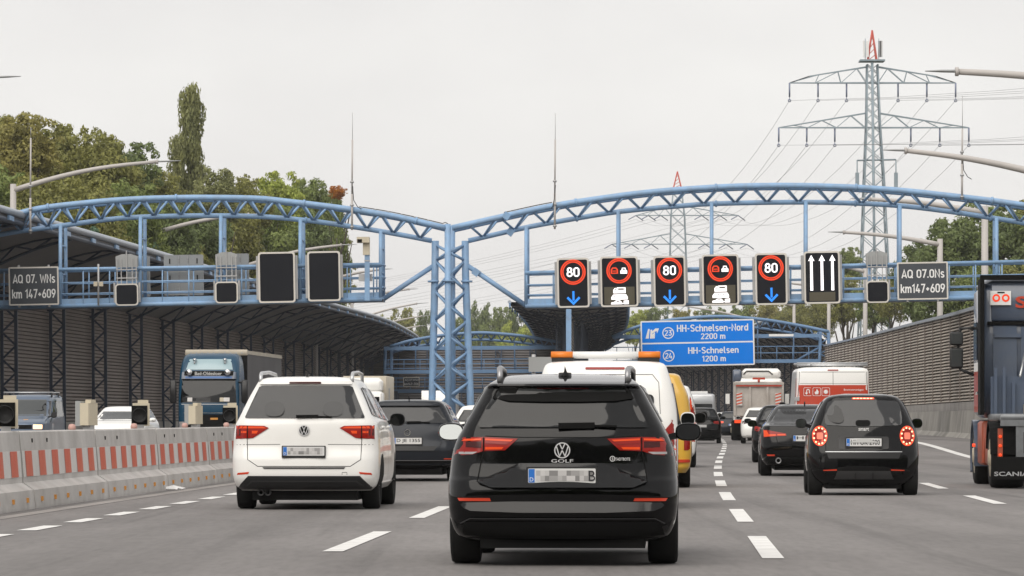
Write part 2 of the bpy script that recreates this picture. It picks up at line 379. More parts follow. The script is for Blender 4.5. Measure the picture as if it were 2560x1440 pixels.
strip('edge_line', 7.05, 7.33, 96, 330, .006, M['line'], 4)
# ------------------------------------------------------------------ noise barrier on the right
wx = path_fn([(90,15.0),(177,19.4),(230,22.0),(300,25.3),(400,29.6)])
wtop = path_fn([(90,5.2),(177,5.65),(230,6.2),(300,6.9),(400,7.9)])
def wbase(Y): return .12+.32*sstep(112, 170, Y)
def slat_wall(root, X, z0, z1, y0, y1, n, dirx, m, mback, prot=.11, step=8.0, post=None, pm=None):
    yy = np.linspace(y0, y1, int((y1-y0)/step)+1)
    for k in range(n):
        s = MB(); secs = []
        for y in yy:
            a, b = z0(y), z1(y); p = (b-a)/n; z = a+p*k
            secs.append([(X(y), y, z+p*.98), (X(y)+dirx*.02, y, z+p*.98), (X(y)+dirx*prot, y, z+p*.30), (X(y)+dirx*prot*.8, y, z+p*.12), (X(y), y, z+p*.25)])
        s.sweep(secs, closed=True); s.build('slat', m, root, fix=False)
    b = MB(); b.sweep([[(X(y)-dirx*.02, y, z0(y)-.02), (X(y)-dirx*.02, y, z1(y)+.01), (X(y)-dirx*.18, y, z1(y)+.01), (X(y)-dirx*.18, y, z0(y)-.02)] for y in yy], closed=True)
    b.build('backing_panel', mback, root, fix=False)
    if post:
        for y in np.arange(y0+1, y1, post):
            boxp(root, 'post', (X(y)+dirx*(prot*.5), y, (z0(y)+z1(y))/2), (prot*1.15, .07, z1(y)-z0(y)), pm)
nb = wthing('noise_barrier', 'long curving noise wall of beige horizontal slats on concrete base along the right edge', 'noise wall', (wx(90), 90, 0))
slat_wall(nb, wx, lambda y: wbase(y)+1.42, wtop, 90, 400, 28, -1, M['slat'], M['backing'], prot=.16, post=8.0, pm=M['slatdark'])
s = MB(); yy = np.linspace(90, 400, 50)
s.sweep([[(wx(y)-.25, y, wtop(y)), (wx(y)-.25, y, wtop(y)+.14), (wx(y)+.25, y, wtop(y)+.14), (wx(y)+.25, y, wtop(y))] for y in yy], closed=True)
s.build('coping', M['fascia'], nb, fix=False)
s = MB(); s.sweep([[(wx(y)-.95, y, -.05), (wx(y)-.9, y, wbase(y)-.1), (wx(y)-.72, y, wbase(y)+.1), (wx(y)-.62, y, wbase(y)+1.02), (wx(y)-.3, y, wbase(y)+1.02), (wx(y)-.3, y, -.05)] for y in yy], closed=True)
s.build('concrete_parapet', M['wallbase'], nb, fix=False)
s = MB(); s.sweep([[(wx(y)-.16, y, wbase(y)+.6), (wx(y)-.16, y, wbase(y)+1.40), (wx(y)+.1, y, wbase(y)+1.40), (wx(y)+.1, y, wbase(y)+.6)] for y in yy], closed=True)
s.build('plinth', M['gutter'], nb, fix=False)
# ------------------------------------------------------------------ half-open galleries: slatted wall, lattice columns, curved ribbed canopy
def lattice(parent, a, b, wv, m, n=10, r=.07, rb=.045, name='lattice_column'):
    """two chords a->b, second shifted by wv, with a zigzag between"""
    a, b, wv = Vector(a), Vector(b), Vector(wv)
    s = MB(); s.bar(a, b, r*2); s.bar(a+wv, b+wv, r*2)
    for k in range(n):
        p, q = a.lerp(b, k/n), a.lerp(b, (k+1)/n)
        s.bar(p if k % 2 == 0 else p+wv, q+wv if k % 2 == 0 else q, rb*2)
    return s.build(name, m, parent)
def gallery(name, label, XE, XW, y0, y1, zt, zw, rib, sgn, base, slats=34, wallmat='slatdark', ribm='navy', sheet=.35):
    """XE canopy edge, XW wall, zt edge height, zw wall height; sgn=+1 when the road lies on the +x side of the wall"""
    root = wthing(name, label, 'gallery', (XW(y0), y0, 0))
    slat_wall(root, XW, lambda y: .95, lambda y: zw, y0, y1, slats, sgn, M[wallmat], M['backing'], prot=.14, step=10)
    yy = np.linspace(y0, y1, int((y1-y0)/8)+1)
    s = MB(); s.sweep([[(XW(y)+sgn*.35, y, -.1), (XW(y)+sgn*.3, y, .94), (XW(y)-sgn*.2, y, .94), (XW(y)-sgn*.2, y, -.1)] for y in yy], closed=True)
    s.build('concrete_base', M['wallbase'], root, fix=False)
    def sec(y, drop=0.0, n=7):
        p = []
        for i in range(n+1):
            t = i/n; z = zw+(zt-zw)*math.sin(t*math.pi*.5)
            p.append(Vector((XW(y)+(XE(y)-XW(y))*t, y, z-drop*(1-t*t*.8))))
        return p
    s = MB()
    s.sweep([[p for p in sec(y)]+[p+Vector((0,0,sheet)) for p in reversed(sec(y))] for y in yy], closed=True, smooth=False)
    s.build('canopy_sheet', M['roofsheet'], root, fix=False)
    rods(root, 'edge_pipe', [(XE(y)+sgn*.1, y, zt+.32) for y in yy], .16, M['fascia'])
    rods(root, 'edge_beam', [(XE(y)+sgn*.02, y, zt-.05) for y in yy], .13, M['navy'])
    for y in np.arange(y0+2, y1, rib/2.0):
        boxp(root, 'edge_bracket', (XE(y)+sgn*.14, y, zt+.02), (.1, 1.7, .2), M['blue'])
    for y in np.arange(y0+4, y1, rib):
        cx = XW(y)+sgn*.28
        lattice(root, (cx+sgn*.05, y, 0), (cx, y, zw-.1), (sgn*.72, 0, 0), M[ribm], n=11, r=.085, rb=.05)
        lo, hi = sec(y, .75), sec(y, .05); s = MB()
        s.tube(lo[:1]+lo[1:], .07, 6); 
        for i in range(len(lo)-1):
            s.bar(lo[i] if i % 2 else hi[i], hi[i+1] if i % 2 else lo[i+1], .09)
        s.tube(hi, .06, 6)
        s.build('roof_rib', M[ribm], root)
    return root
XE = path_fn([(150,-23.6),(198,-20.95),(231,-19.2),(320,-14.9),(400,-11.2),(470,-10.5),(560,-14)])
XWl = lambda y: XE(y)-6.3
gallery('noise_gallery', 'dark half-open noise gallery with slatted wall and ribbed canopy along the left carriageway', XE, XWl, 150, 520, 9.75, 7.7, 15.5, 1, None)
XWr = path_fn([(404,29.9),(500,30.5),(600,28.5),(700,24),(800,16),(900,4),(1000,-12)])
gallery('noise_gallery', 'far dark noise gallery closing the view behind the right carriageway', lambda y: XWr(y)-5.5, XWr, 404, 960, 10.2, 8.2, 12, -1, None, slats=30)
# median gallery: one wall, a wing to each side
XM = path_fn([(337,4.5),(400,6.1),(470,7.2),(536,7.7),(620,5.5),(700,0),(800,-11),(900,-27),(1000,-48)])
mg = wthing('median_gallery', 'dark noise wall with two curved canopy wings rising between the carriageways', 'gallery', (XM(337), 337, 0))
for sg in (-1, 1): slat_wall(mg, lambda y: XM(y)+sg*.12, lambda y: .95, lambda y: 9.55, 338, 900, 33, sg, M['slatdark'] if sg < 0 else M['slat'], M['backing'], prot=.1, step=12)  # shade and light put into slat colour: left face darker, right face lighter
yy = np.linspace(337, 940, 90)
s = MB(); s.sweep([[(XM(y)-.5, y, -.1), (XM(y)-.35, y, .94), (XM(y)+.35, y, .94), (XM(y)+.5, y, -.1)] for y in yy], closed=True); s.build('concrete_base', M['wallbase'], mg, fix=False)
def wing(y, sg, d=0.0):
    return [Vector((XM(y)+sg*(4.6*t), y, 9.72+.35*math.sin(t*math.pi*.5)-d*(1-t*t))) for t in np.linspace(0, 1, 8)]
for sg in (-1, 1):
    s = MB(); s.sweep([wing(y, sg)+[p+Vector((0,0,.3)) for p in reversed(wing(y, sg))] for y in yy], closed=True); s.build('canopy_wing', M['roofsheet'], mg, fix=False)
    rods(mg, 'edge_pipe', [wing(y, sg)[-1]+Vector((sg*.1, 0, .3)) for y in yy], .15, M['fascia'])
    for y in np.arange(339, 800, 8): boxp(mg, 'edge_bracket', wing(y, sg)[-1]+Vector((sg*.12, 0, .02)), (.14, 6.6, .34), M['bluedark'])
    for y in np.arange(341, 700, 12):
        lo, hi = wing(y, sg, .7), wing(y, sg, .05); s = MB(); s.tube(lo, .07, 6); s.tube(hi, .06, 6)
        for i in range(7): s.bar(lo[i] if i % 2 else hi[i], hi[i+1] if i % 2 else lo[i+1], .09)
        s.build('roof_rib', M['navy'], mg)
        lattice(mg, (XM(y)+sg*.42, y, 0), (XM(y)+sg*.42, y, 8.9), (sg*.6, 0, 0), M['navy'], n=9, r=.07)
boxp(mg, 'end_post', (XM(337), 336.8, 4.9), (.42, .5, 9.8), M['blue'])
# ------------------------------------------------------------------ blue lattice gantry across both carriageways
Y1 = 186.0; DEP = Vector((.085, 1.7, 0))
def chordpts(pl, Y, n):
    xs, zs = zip(*pl); px = np.linspace(xs[0], xs[-1], n)
    return [at(a, b, Y) for a, b in zip(px, pchip(xs, zs, px))]
def arch(root, top, bot, Y, nv, dep, rt=.13, rb=.11, rd_=.06, m=None, x0=None, x1=None, solo=True):
    m = m or M['blue']
    T = chordpts(top, Y, 40); B = chordpts(bot, Y, 40)
    rods(root, 'top_chord', T, rt, m, 10); rods(root, 'top_chord', [p+dep for p in T], rt*.9, m, 10)
    rods(root, 'bottom_chord', [p+dep*.5 for p in B], rb, m, 10)
    xs, zs = zip(*top); xb, zb = zip(*bot)
    a0, a1 = max(xs[0], xb[0]) if x0 is None else x0, min(xs[-1], xb[-1]) if x1 is None else x1
    st = (a1-a0)/nv
    def tp(x): return at(x, float(pchip(xs, zs, x)), Y)
    def bp(x): return at(x, float(pchip(xb, zb, x)), Y)+dep*.5
    allb = MB()
    for k in range(nv):
        c, l, r_ = bp(a0+st*(k+.5)), tp(a0+st*(k+.06)), tp(a0+st*(k+.94))
        for d in (Vector((0,0,0)), dep):
            for e in (l, r_):
                if solo: rod(root, 'diagonal', c, e+d, rd_, m, 6)
                else: allb.tube([c, e+d], rd_, 6)
        if solo: rod(root, 'cross_tie', l, l+dep, rd_*.8, m, 6)
    if not solo: o = allb.build('diagonal_lacing', m, root, fix=False)
g1 = wthing('sign_gantry', 'near light-blue lattice gantry with two arches and central mast carrying the lit lane signs', 'gantry', at(1122, YH+H*F/Y1, Y1))
topL = [(-60,566),(0,547),(45,534),(100,521),(200,509),(300,500),(400,495.5),(500,494),(640,496),(720,504),(860,521),(960,536),(1060,557),(1114,570)]
botL = [(-60,598),(0,583),(140,563),(300,543),(350,540),(500,537),(560,537),(640,539),(745,547),(885,566),(1010,587),(1076,600)]
topR = [(1130,570),(1245,544),(1370,517),(1495,497),(1620,481),(1760,470),(1868,465),(1969,464),(2103,467),(2237,475),(2372,489),(2506,505),(2560,513),(2680,536)]
botR = [(1168,600),(1245,582),(1320,565),(1420,547),(1545,527),(1695,513),(1777,507),(2012,503),(2170,507),(2251,512),(2372,526),(2493,544),(2560,555),(2680,580)]
arch(g1, topL, botL, Y1, 17, DEP, x0=-55, x1=1080)
arch(g1, topR, botR, Y1, 19, DEP, x0=1165, x1=2670)
gz = lambda x: H+(YH-x)*Y1/F
# mast of four chords
def mp_(px, py, d=0.0): return at(px, py, Y1)+DEP*d
gpy = YH+H*F/Y1
cl = [(1085,600),(1084,690),(1077,995),(1073,gpy)]; crr = [(1160,600),(1161,690),(1173,995),(1178,gpy)]
rods(g1, 'mast_chord', [mp_(x, y, .5) for x, y in cl], .165, M['blue'], 12)
rods(g1, 'mast_chord', [mp_(x, y, .5) for x, y in crr], .165, M['blue'], 12)
rods(g1, 'mast_chord', [mp_(1119, 560), mp_(1121, gpy)], .14, M['blue'], 12)
rods(g1, 'mast_chord', [mp_(1124, 560, 1), mp_(1126, gpy, 1)], .14, M['blue'], 12)
for side, ch in ((-1, cl), (1, crr)):
    yv = [610]+[650+76*k for k in range(7)]
    def cxat(py): return float(np.interp(py, [q[1] for q in ch], [q[0] for q in ch]))
    for k in range(len(yv)-1):
        for d, cx in ((0, 1120), (1, 1125)):
            ya, yb = yv[k], yv[k+1]; ym = (ya+yb)/2
            rod(g1, 'mast_diagonal', mp_(cxat(ya), ya, .5), mp_(cx, ym, d), .062, M['blue'], 6)
            rod(g1, 'mast_diagonal', mp_(cxat(yb), yb, .5), mp_(cx, ym, d), .062, M['blue'], 6)
for px, d in ((1080,.5), (1120,0), (1125,1), (1164,.5)):
    c = mp_(px, 702, d); MB().lathe([(.05,-.04),(.25,-.04),(.25,.04),(.05,.04)], c, 'z', 14).build('flange', M['blue'], g1)
boxp(g1, 'mast_foot', at(1122, gpy-4, Y1)+DEP*.5, (2.6, 2.6, .5), M['wallbase'])
# walkways hung below the arches
def walkway(x0, x1, rail, bot, hang, botc):
    ry = lambda px: float(np.interp(px, [q[0] for q in rail], [q[1] for q in rail]))
    by = lambda px: float(np.interp(px, [q[0] for q in bot], [q[1] for q in bot]))
    xb, zb = zip(*botc)
    for d in (0.0, 1.0):
        rod(g1, 'handrail', mp_(x0, ry(x0), d), mp_(x1, ry(x1), d), .085, M['blue'])
        for t in (.36, .66): rod(g1, 'knee_rail', mp_(x0, ry(x0)+(by(x0)-ry(x0))*t, d), mp_(x1, ry(x1)+(by(x1)-ry(x1))*t, d), .03, M['blue'], 6)
        MB().bar(mp_(x0, by(x0)-11, d), mp_(x1, by(x1)-11, d), .05, .27).build('kick_plate', M['blue'], g1)
        rod(g1, 'floor_beam', mp_(x0, by(x0)-1, d), mp_(x1, by(x1)-1, d), .1, M['blue'])
        for px in np.arange(x0+4, x1-4, 66):
            rod(g1, 'rail_post', mp_(px, ry(px), d), mp_(px, by(px)-4, d), .035, M['blue'], 6)
    f0, f1 = mp_(x0, by(x0)+2, .5), mp_(x1, by(x1)+2, .5)
    MB().bar(f0, f1, 1.75, .08).build('walkway_floor', M['navy'], g1)
    for px in hang:
        tz = float(pchip(xb, zb, px))
        for d in (.0, 1.0):
            rod(g1, 'hanger', mp_(px, tz, .5+(d-.5)*.8), mp_(px, by(px)-2, d), .085, M['blue'])
        for t in (.25, .6, .85):
            q = tz+(by(px)-tz)*t; rod(g1, 'hanger_tie', mp_(px, q, .08), mp_(px, q, .92), .04, M['blue'], 6)
walkway(-60, 955, [(-60,677),(955,661)], [(-60,771),(955,749)], [150,350,551,750,951], botL)
walkway(1313, 2680, [(1313,682),(2680,651)], [(1313,766),(2680,741)], [1315,1545,1779,2015,2250,2492], botR)
rod(g1, 'brace', mp_(955, 746, .5), mp_(1079, 664, .5), .11, M['blue'], 10)
rod(g1, 'brace', mp_(1313, 763, .5), mp_(1165, 662, .5), .11, M['blue'], 10)
for a, b in (((955,661),(955,746)), ((1313,682),(1313,763))):
    for t in (0, .36, .66, 1): 
        yq = a[1]+(b[1]-a[1])*t; rod(g1, 'end_rail', mp_(a[0], yq, 0), mp_(a[0], yq, 1), .05, M['blue'], 6)
def along(pl, x, up=0.0): xs, zs = zip(*pl); return at(x, float(pchip(xs, zs, x))-up, Y1)
rods(g1, 'cable_run', [along(topL, x, 9.5) for x in np.linspace(898, 1106, 14)]+[at(1114, 556, Y1), at(1120, 560, Y1)], .02, M['black'], 5)
rods(g1, 'cable_run', [along(topR, x, 9.5) for x in np.linspace(1260, 1380, 8)], .02, M['black'], 5)
for x in np.arange(905, 1100, 33): boxp(g1, 'cable_clip', along(topL, x, 9), (.07, .1, .05), M['galv'])
for x, pl, r_ in [(q, topL, .17) for q in (120, 440, 760, 1040)]+[(q, topR, .17) for q in (1440, 1790, 2140, 2480)]+[(q, botL, .15) for q in (120, 440, 760)]+[(q, botR, .15) for q in (1440, 1790, 2140, 2480)]:
    p, q = along(pl, x), along(pl, x+3); d = (q-p).normalized()
    dd = DEP*.5 if pl in (botL, botR) else Vector((0,0,0))
    MB().tube([p+dd-d*.045, p+dd+d*.045], r_, 14).build('flange', M['blue'], g1)
for x, y in ((1187,679),(1266,540),(1273,578)):
    c = at(x, y, Y1)+DEP*(.5 if y > 560 else 0); boxp(g1, 'coupling', c, (.3, .35, .3), M['blue'], Matrix.Rotation(R(35), 3, 'Y'))
# ------------------------------------------------------------------ second gantry, far
Y2 = 398.0
g2 = wthing('sign_gantry', 'distant blue lattice gantry holding the blue exit sign, partly behind the median gallery', 'gantry', at(2064, YH+H*F/Y2, Y2))
D2 = Vector((.04, 1.7, 0))
t2R = [(1530,842),(1600,815),(1700,797),(1800,791),(1900,798),(2000,814),(2072,829)]
b2R = [(1530,862),(1600,838),(1700,819),(1800,813),(1900,820),(2000,836),(2052,850)]
t2L = [(975,866),(1030,851),(1130,836),(1200,832),(1280,837),(1400,855)]
b2L = [(975,882),(1030,868),(1130,853),(1200,849),(1280,854),(1400,872)]
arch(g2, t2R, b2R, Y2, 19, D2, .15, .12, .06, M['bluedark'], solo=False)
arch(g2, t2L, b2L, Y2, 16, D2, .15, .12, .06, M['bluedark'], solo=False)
def mp2(px, py, d=0.0): return at(px, py, Y2)+D2*d
for x0, x1, ys_ in ((1532, 2050, (842, 868, 884, 905)), (960, 1400, (871, 899, 910, 921, 930))):
    for i, y in enumerate(ys_):
        wide = .24 if i in (0, len(ys_)-1) else .045
        for d in (0, 1):
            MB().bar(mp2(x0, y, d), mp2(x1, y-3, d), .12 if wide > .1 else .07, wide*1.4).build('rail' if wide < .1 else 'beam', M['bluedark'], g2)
    MB().bar(mp2(x0, ys_[-1]+2, .5), mp2(x1, ys_[-1]-1, .5), 1.8, .1).build('walkway_floor', M['navy'], g2)
    for px in np.arange(x0+10, x1, 40): rod(g2, 'rail_post', mp2(px, ys_[1]), mp2(px, ys_[-1]), .04, M['bluedark'], 6)
for px in (1600, 1690, 1780, 1895, 1985): rod(g2, 'hanger', mp2(px, 812 if px < 1900 else 835, .5), mp2(px, 905, .5), .08, M['bluedark'], 6)
for px in (1038, 1120, 1203, 1286): rod(g2, 'hanger', mp2(px, 855, .5), mp2(px, 930, .5), .08, M['bluedark'], 6)
gp2 = YH+H*F/Y2
for a, b in ((2052, 2046), (2072, 2078)): rods(g2, 'mast_chord', [mp2(a, 828, .5), mp2(b, gp2, .5)], .16, M['bluedark'], 8)
for k in range(9):
    ya = 832+26*k; rod(g2, 'mast_diagonal', mp2(2052, ya, .5), mp2(2073, ya+13, .5), .06, M['bluedark'], 6); rod(g2, 'mast_diagonal', mp2(2052, ya+26, .5), mp2(2073, ya+13, .5), .06, M['bluedark'], 6)
rod(g2, 'brace', mp2(1985, 905, .5), mp2(2050, 868, .5), .11, M['bluedark'])
for px in (962, 978): rods(g2, 'mast_chord', [mp2(px, 866, .5), mp2(px-3, gp2, .5)], .16, M['bluedark'], 8)
# a lower dark rail bridge below the left arch
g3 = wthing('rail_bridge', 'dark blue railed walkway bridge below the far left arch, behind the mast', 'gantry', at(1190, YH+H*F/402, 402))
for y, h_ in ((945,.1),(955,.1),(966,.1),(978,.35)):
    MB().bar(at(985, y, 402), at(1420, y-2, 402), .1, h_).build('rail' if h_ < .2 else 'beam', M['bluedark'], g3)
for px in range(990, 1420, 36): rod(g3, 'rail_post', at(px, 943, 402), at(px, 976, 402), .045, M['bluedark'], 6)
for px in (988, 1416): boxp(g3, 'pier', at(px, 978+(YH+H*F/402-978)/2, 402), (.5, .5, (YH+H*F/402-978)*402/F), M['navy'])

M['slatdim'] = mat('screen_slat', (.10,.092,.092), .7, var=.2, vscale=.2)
# dark slatted screen across the end of the left carriageway
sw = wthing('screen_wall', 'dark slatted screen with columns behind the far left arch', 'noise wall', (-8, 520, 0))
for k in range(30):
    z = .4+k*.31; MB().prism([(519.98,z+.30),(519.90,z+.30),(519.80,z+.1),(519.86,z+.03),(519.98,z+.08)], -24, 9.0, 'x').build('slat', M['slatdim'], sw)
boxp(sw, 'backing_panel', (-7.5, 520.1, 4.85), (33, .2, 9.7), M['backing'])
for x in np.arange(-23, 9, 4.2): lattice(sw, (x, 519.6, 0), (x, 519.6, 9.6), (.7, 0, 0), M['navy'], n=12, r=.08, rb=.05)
# ------------------------------------------------------------------ signs on the gantries
YS = Y1-.55
def sign_root(name, label, cat, x0, x1, y0, y1, Y, group=None, tilt=.018):
    c = at((x0+x1)/2, (y0+y1)/2, Y); o = thing(name, label, cat, c, 0, group)
    o.rotation_euler = (0, -tilt, 0)
    k = Y/F
    return o, (x1-x0)*k, (y1-y0)*k
def ringpoly(m_out, m_in, y):
    n = len(m_out); mb = MB()
    mb.add([(a, y, b) for a, b in m_out]+[(a, y, b) for a, b in m_in], [(i, (i+1) % n, n+(i+1) % n, n+i) for i in range(n)])
    return mb
def flat(poly, y, name, m, parent):
    mb = MB(); mb.add([(a, y, b) for a, b in poly], [tuple(range(len(poly)))]); return mb.build(name, m, parent, fix=False)
def solid(poly, y0, y1, name, m, parent): return MB().prism(poly, y0, y1, 'y').build(name, m, parent)
def circ(cx, cz, rx, rz=None, n=28): rz = rz or rx; return [(cx+rx*math.cos(2*math.pi*i/n), cz+rz*math.sin(2*math.pi*i/n)) for i in range(n)]
def ring(cx, cz, r0, r1, y, name, m, parent, n=36):
    mb = ringpoly(circ(cx, cz, r1, n=n), circ(cx, cz, r0, n=n), y); return mb.build(name, m, parent, fix=False)
def vms(label, x0, x1, y0, y1, kind, frame=True):
    o, w_, h_ = sign_root('lane_sign', label, 'sign', x0, x1, y0, y1, YS)
    solid(rrect(-w_/2+.03, w_/2-.03, -h_/2+.03, h_/2-.03, .05), .0, .42, 'housing', M['galv'], o)
    solid(rrect(-w_/2, w_/2, -h_/2, h_/2, .12), -.04, .0, 'frame', M['signframe'], o)
    b = .075; flat(rrect(-w_/2+b, w_/2-b, -h_/2+b, h_/2-b, .08), -.045, 'screen', M['signblack'], o)
    for sx in (-1, 1): boxp(o, 'side_bracket', (sx*(w_/2+.05), .25, 0), (.1, .3, h_*.86), M['galv'])
    if kind == 'blank': return o
    if kind == 'arrows':
        for i in (-1, 0, 1):
            x = i*.46; z0, z1 = -h_*.25, h_*.43
            flat([(x-.062, z0), (x+.062, z0), (x+.055, z1-.26), (x+.14, z1-.26), (x, z1), (x-.14, z1-.26), (x-.055, z1-.26)], -.052, 'arrow', M['ledwhite'], o)
        flat([(-w_*.36, -h_*.45), (w_*.36, -h_*.45), (w_*.36, -h_*.28), (-w_*.36, -h_*.28)], -.049, 'text_field', M['ledpanel'], o)
        return o
    cz = h_*.215; ro = .555
    ring(0, cz, ro-.065, ro, -.052, 'red_ring', M['ledred'], o); ring(0, cz, ro-.14, ro-.082, -.052, 'red_ring', M['ledred'], o)
    if kind == '80':
        din('80', M['ledwhite'], o, (0, -.053, cz), wid=.56, hgt=.42, name='numerals', th=.145)
        ax, az = 0, -h_*.20
        L = [(-.045, -h_*.17), (.045, -h_*.17), (.045, -h_*.36), (-.045, -h_*.36)]
        flat(L, -.052, 'arrow_shaft', M['ledblue'], o)
        t = -h_*.45
        flat([(0, t), (.30, t+.30), (.23, t+.37), (0, t+.135), (-.23, t+.37), (-.30, t+.30)], -.054, 'arrow_head', M['ledblue'], o)
    else:
        flat([(-w_/2+.16, -h_/2+.1), (w_/2-.16, -h_/2+.1), (w_/2-.16, -h_*.105), (-w_/2+.16, -h_*.105)], -.049, 'text_field', M['ledpanel'], o)
        for sx, m in ((-1, 'ledred'), (1, 'ledwhite')):
            cx = sx*.205; s_ = 1.0 if sx > 0 else 1.0
            P = [(-.15,-.13),(-.15,.0),(-.10,.03),(-.075,.13),(.075,.13),(.10,.03),(.15,0),(.15,-.13),(.09,-.13),(.09,-.07),(-.09,-.07),(-.09,-.13)]
            if sx < 0:
                P2 = [(-.16,-.13),(-.16,.06),(-.08,.15),(.08,.15),(.16,.06),(.16,-.13)]
                inn = [(x*.62, z*.62) for x, z in P2]
                mb = ringpoly([(cx+x, cz+z) for x, z in P2], [(cx+x, cz+z) for x, z in inn], -.053); mb.build('truck_symbol', M[m], o, fix=False)
                flat([(cx-.09, cz-.03), (cx+.09, cz-.03), (cx+.09, cz+.01), (cx-.09, cz+.01)], -.053, 'truck_symbol', M[m], o)
            else:
                flat([(cx+x, cz+z) for x, z in P[:8]], -.053, 'car_symbol', M[m], o)
                flat([(cx-.06, cz+.035), (cx+.06, cz+.035), (cx+.045, cz+.095), (cx-.045, cz+.095)], -.0545, 'car_symbol_window', M['signblack'], o)
                for q in (-.1, .1): flat(circ(cx+q, cz-.05, .025, n=8), -.0545, 'car_symbol_lamp', M['signblack'], o)
        zb = -h_*.115
        # lorry
        flat([(-.27, zb-0.258), (-.27, zb-0.112), (-.2, zb-0.026), (-.1, zb-0.026), (-.1, zb-0.000), (.27, zb), (.27, zb-0.258)], -.052, 'lorry_symbol', M['ledwhite'], o)
        flat([(-.06, zb-0.112), (.2, zb-0.112), (.2, zb-0.043), (-.06, zb-0.043)], -.0535, 'lorry_symbol_load', M['ledpanel'], o)
        flat([(-.21, zb-0.129), (-.13, zb-0.129), (-.13, zb-0.069), (-.17, zb-0.069)], -.0535, 'lorry_symbol_window', M['ledpanel'], o)
        # coach
        flat([(-.36, zb-0.533), (-.36, zb-0.430), (-.27, zb-0.310), (.30, zb-0.310), (.36, zb-0.430), (.36, zb-0.533)], -.052, 'coach_symbol', M['ledwhite'], o)
        for q in range(5): flat([(-.24+q*.11, zb-0.404), (-.18+q*.11, zb-0.404), (-.18+q*.11, zb-0.370), (-.24+q*.11, zb-0.370)], -.0535, 'coach_symbol_window', M['ledpanel'], o)
        # car with trailer
        flat([(-.38, zb-0.740), (-.36, zb-0.654), (-.24, zb-0.636), (-.16, zb-0.568), (.02, zb-0.568), (.1, zb-0.645), (.12, zb-0.740)], -.052, 'car_symbol', M['ledwhite'], o)
        flat([(.18, zb-0.740), (.18, zb-0.585), (.40, zb-0.568), (.40, zb-0.740)], -.052, 'trailer_symbol', M['ledwhite'], o)
        flat([(.12, zb-0.722), (.18, zb-0.722), (.18, zb-0.688), (.12, zb-0.688)], -.052, 'trailer_symbol', M['ledwhite'], o)
        flat([(-.15, zb-0.645), (-.01, zb-0.645), (-.03, zb-0.602), (-.13, zb-0.602)], -.0535, 'car_symbol_window', M['ledpanel'], o)
    return o
vms('lit sign with 80 in a red ring, leftmost sign on the right walkway', 1393, 1473, 645, 769, '80')
vms('lit overtaking ban sign between the leftmost and middle 80 signs', 1501, 1595, 641, 767, 'ban')
vms('lit sign with 80 in a red ring between the two overtaking ban signs', 1634, 1714, 640, 766, '80')
vms('lit overtaking ban sign between the middle and right 80 signs', 1755, 1847, 636, 763, 'ban')
vms('lit sign with 80 in a red ring beside the three white arrows', 1888, 1968, 633, 762, '80')
vms('black sign with three white upward arrows', 2010, 2100, 628, 759, 'arrows')
vms('large dark switched-off sign on left walkway, wider of the tall pair', 646, 738, 630, 757, 'blank')
vms('tall narrow dark switched-off sign beside the camera post', 769, 851, 628, 753, 'blank')
def small_vms(label, x0, x1, y0, y1):
    o, w_, h_ = sign_root('lane_sign', label, 'sign', x0, x1, y0, y1, YS)
    solid(rrect(-w_/2+.03, w_/2-.03, -h_/2+.03, h_/2-.03, .1), 0, .3, 'housing', M['galv'], o)
    solid(rrect(-w_/2, w_/2, -h_/2, h_/2, .16), -.04, 0, 'frame', M['signframe'], o)
    flat(rrect(-w_/2+.06, w_/2-.06, -h_/2+.06, h_/2-.06, .11), -.045, 'screen', M['signblack'], o)
    for x in (-.42, -.24, 0, .24, .42):
        boxp(o, 'mounting_bar', (x, .16, h_/2+.55 if x else h_/2+.7), (.04, .04, 1.15 if x else 1.5), M['galv'])
    for z in (.25, .62): boxp(o, 'mounting_bar', (0, .12, h_/2+z), (.92, .03, .05), M['galv'])
    for sx in (-1, 1): boxp(o, 'side_cheek', (sx*(w_/2+.04), .2, .1), (.07, .22, h_*.9), M['galv'])
    solid([(-.48,h_/2+.72),(.48,h_/2+.72),(.48,h_/2+1.2),(.2,h_/2+1.3),(-.2,h_/2+1.3),(-.48,h_/2+1.2)], .2, .24, 'back_plate', M['signback'], o)
    return o
small_vms('small square dark sign under a frame next to the left distance board', 288, 346, 709, 764)
small_vms('small square dark sign under a frame beside the large dark sign', 538, 595, 704, 758)
small_vms('small square dark sign between the three arrows and the right distance board', 2166, 2222, 702, 757)
for lab, x0, x1, y0, y1 in (('broad grey back of a sign facing the other way, on left walkway', 410, 508, 637, 738), ('narrow grey back of a sign beyond the small dark sign', 566, 622, 634, 736), ('narrow grey sign back close to the left distance board', 318, 374, 640, 742)):
    o, w_, h_ = sign_root('reversed_sign', lab, 'sign', x0, x1, y0, y1, Y1+2.1)
    solid(rrect(-w_/2, w_/2, -h_/2, h_/2, .05), 0, .3, 'housing', M['signback'], o)
    for i in range(4 if w_ > 1.2 else 2):
        for z in (.62, -.12): boxp(o, 'slot', ((i-(1.5 if w_ > 1.2 else .5))*w_/4.3, -.012, z), (.045, .03, .22), M['matblack'])
    for i in (-1, 1): boxp(o, 'rib', (i*w_/4.3*.5, -.02, 0), (.03, .04, h_*.96), M['galv'])
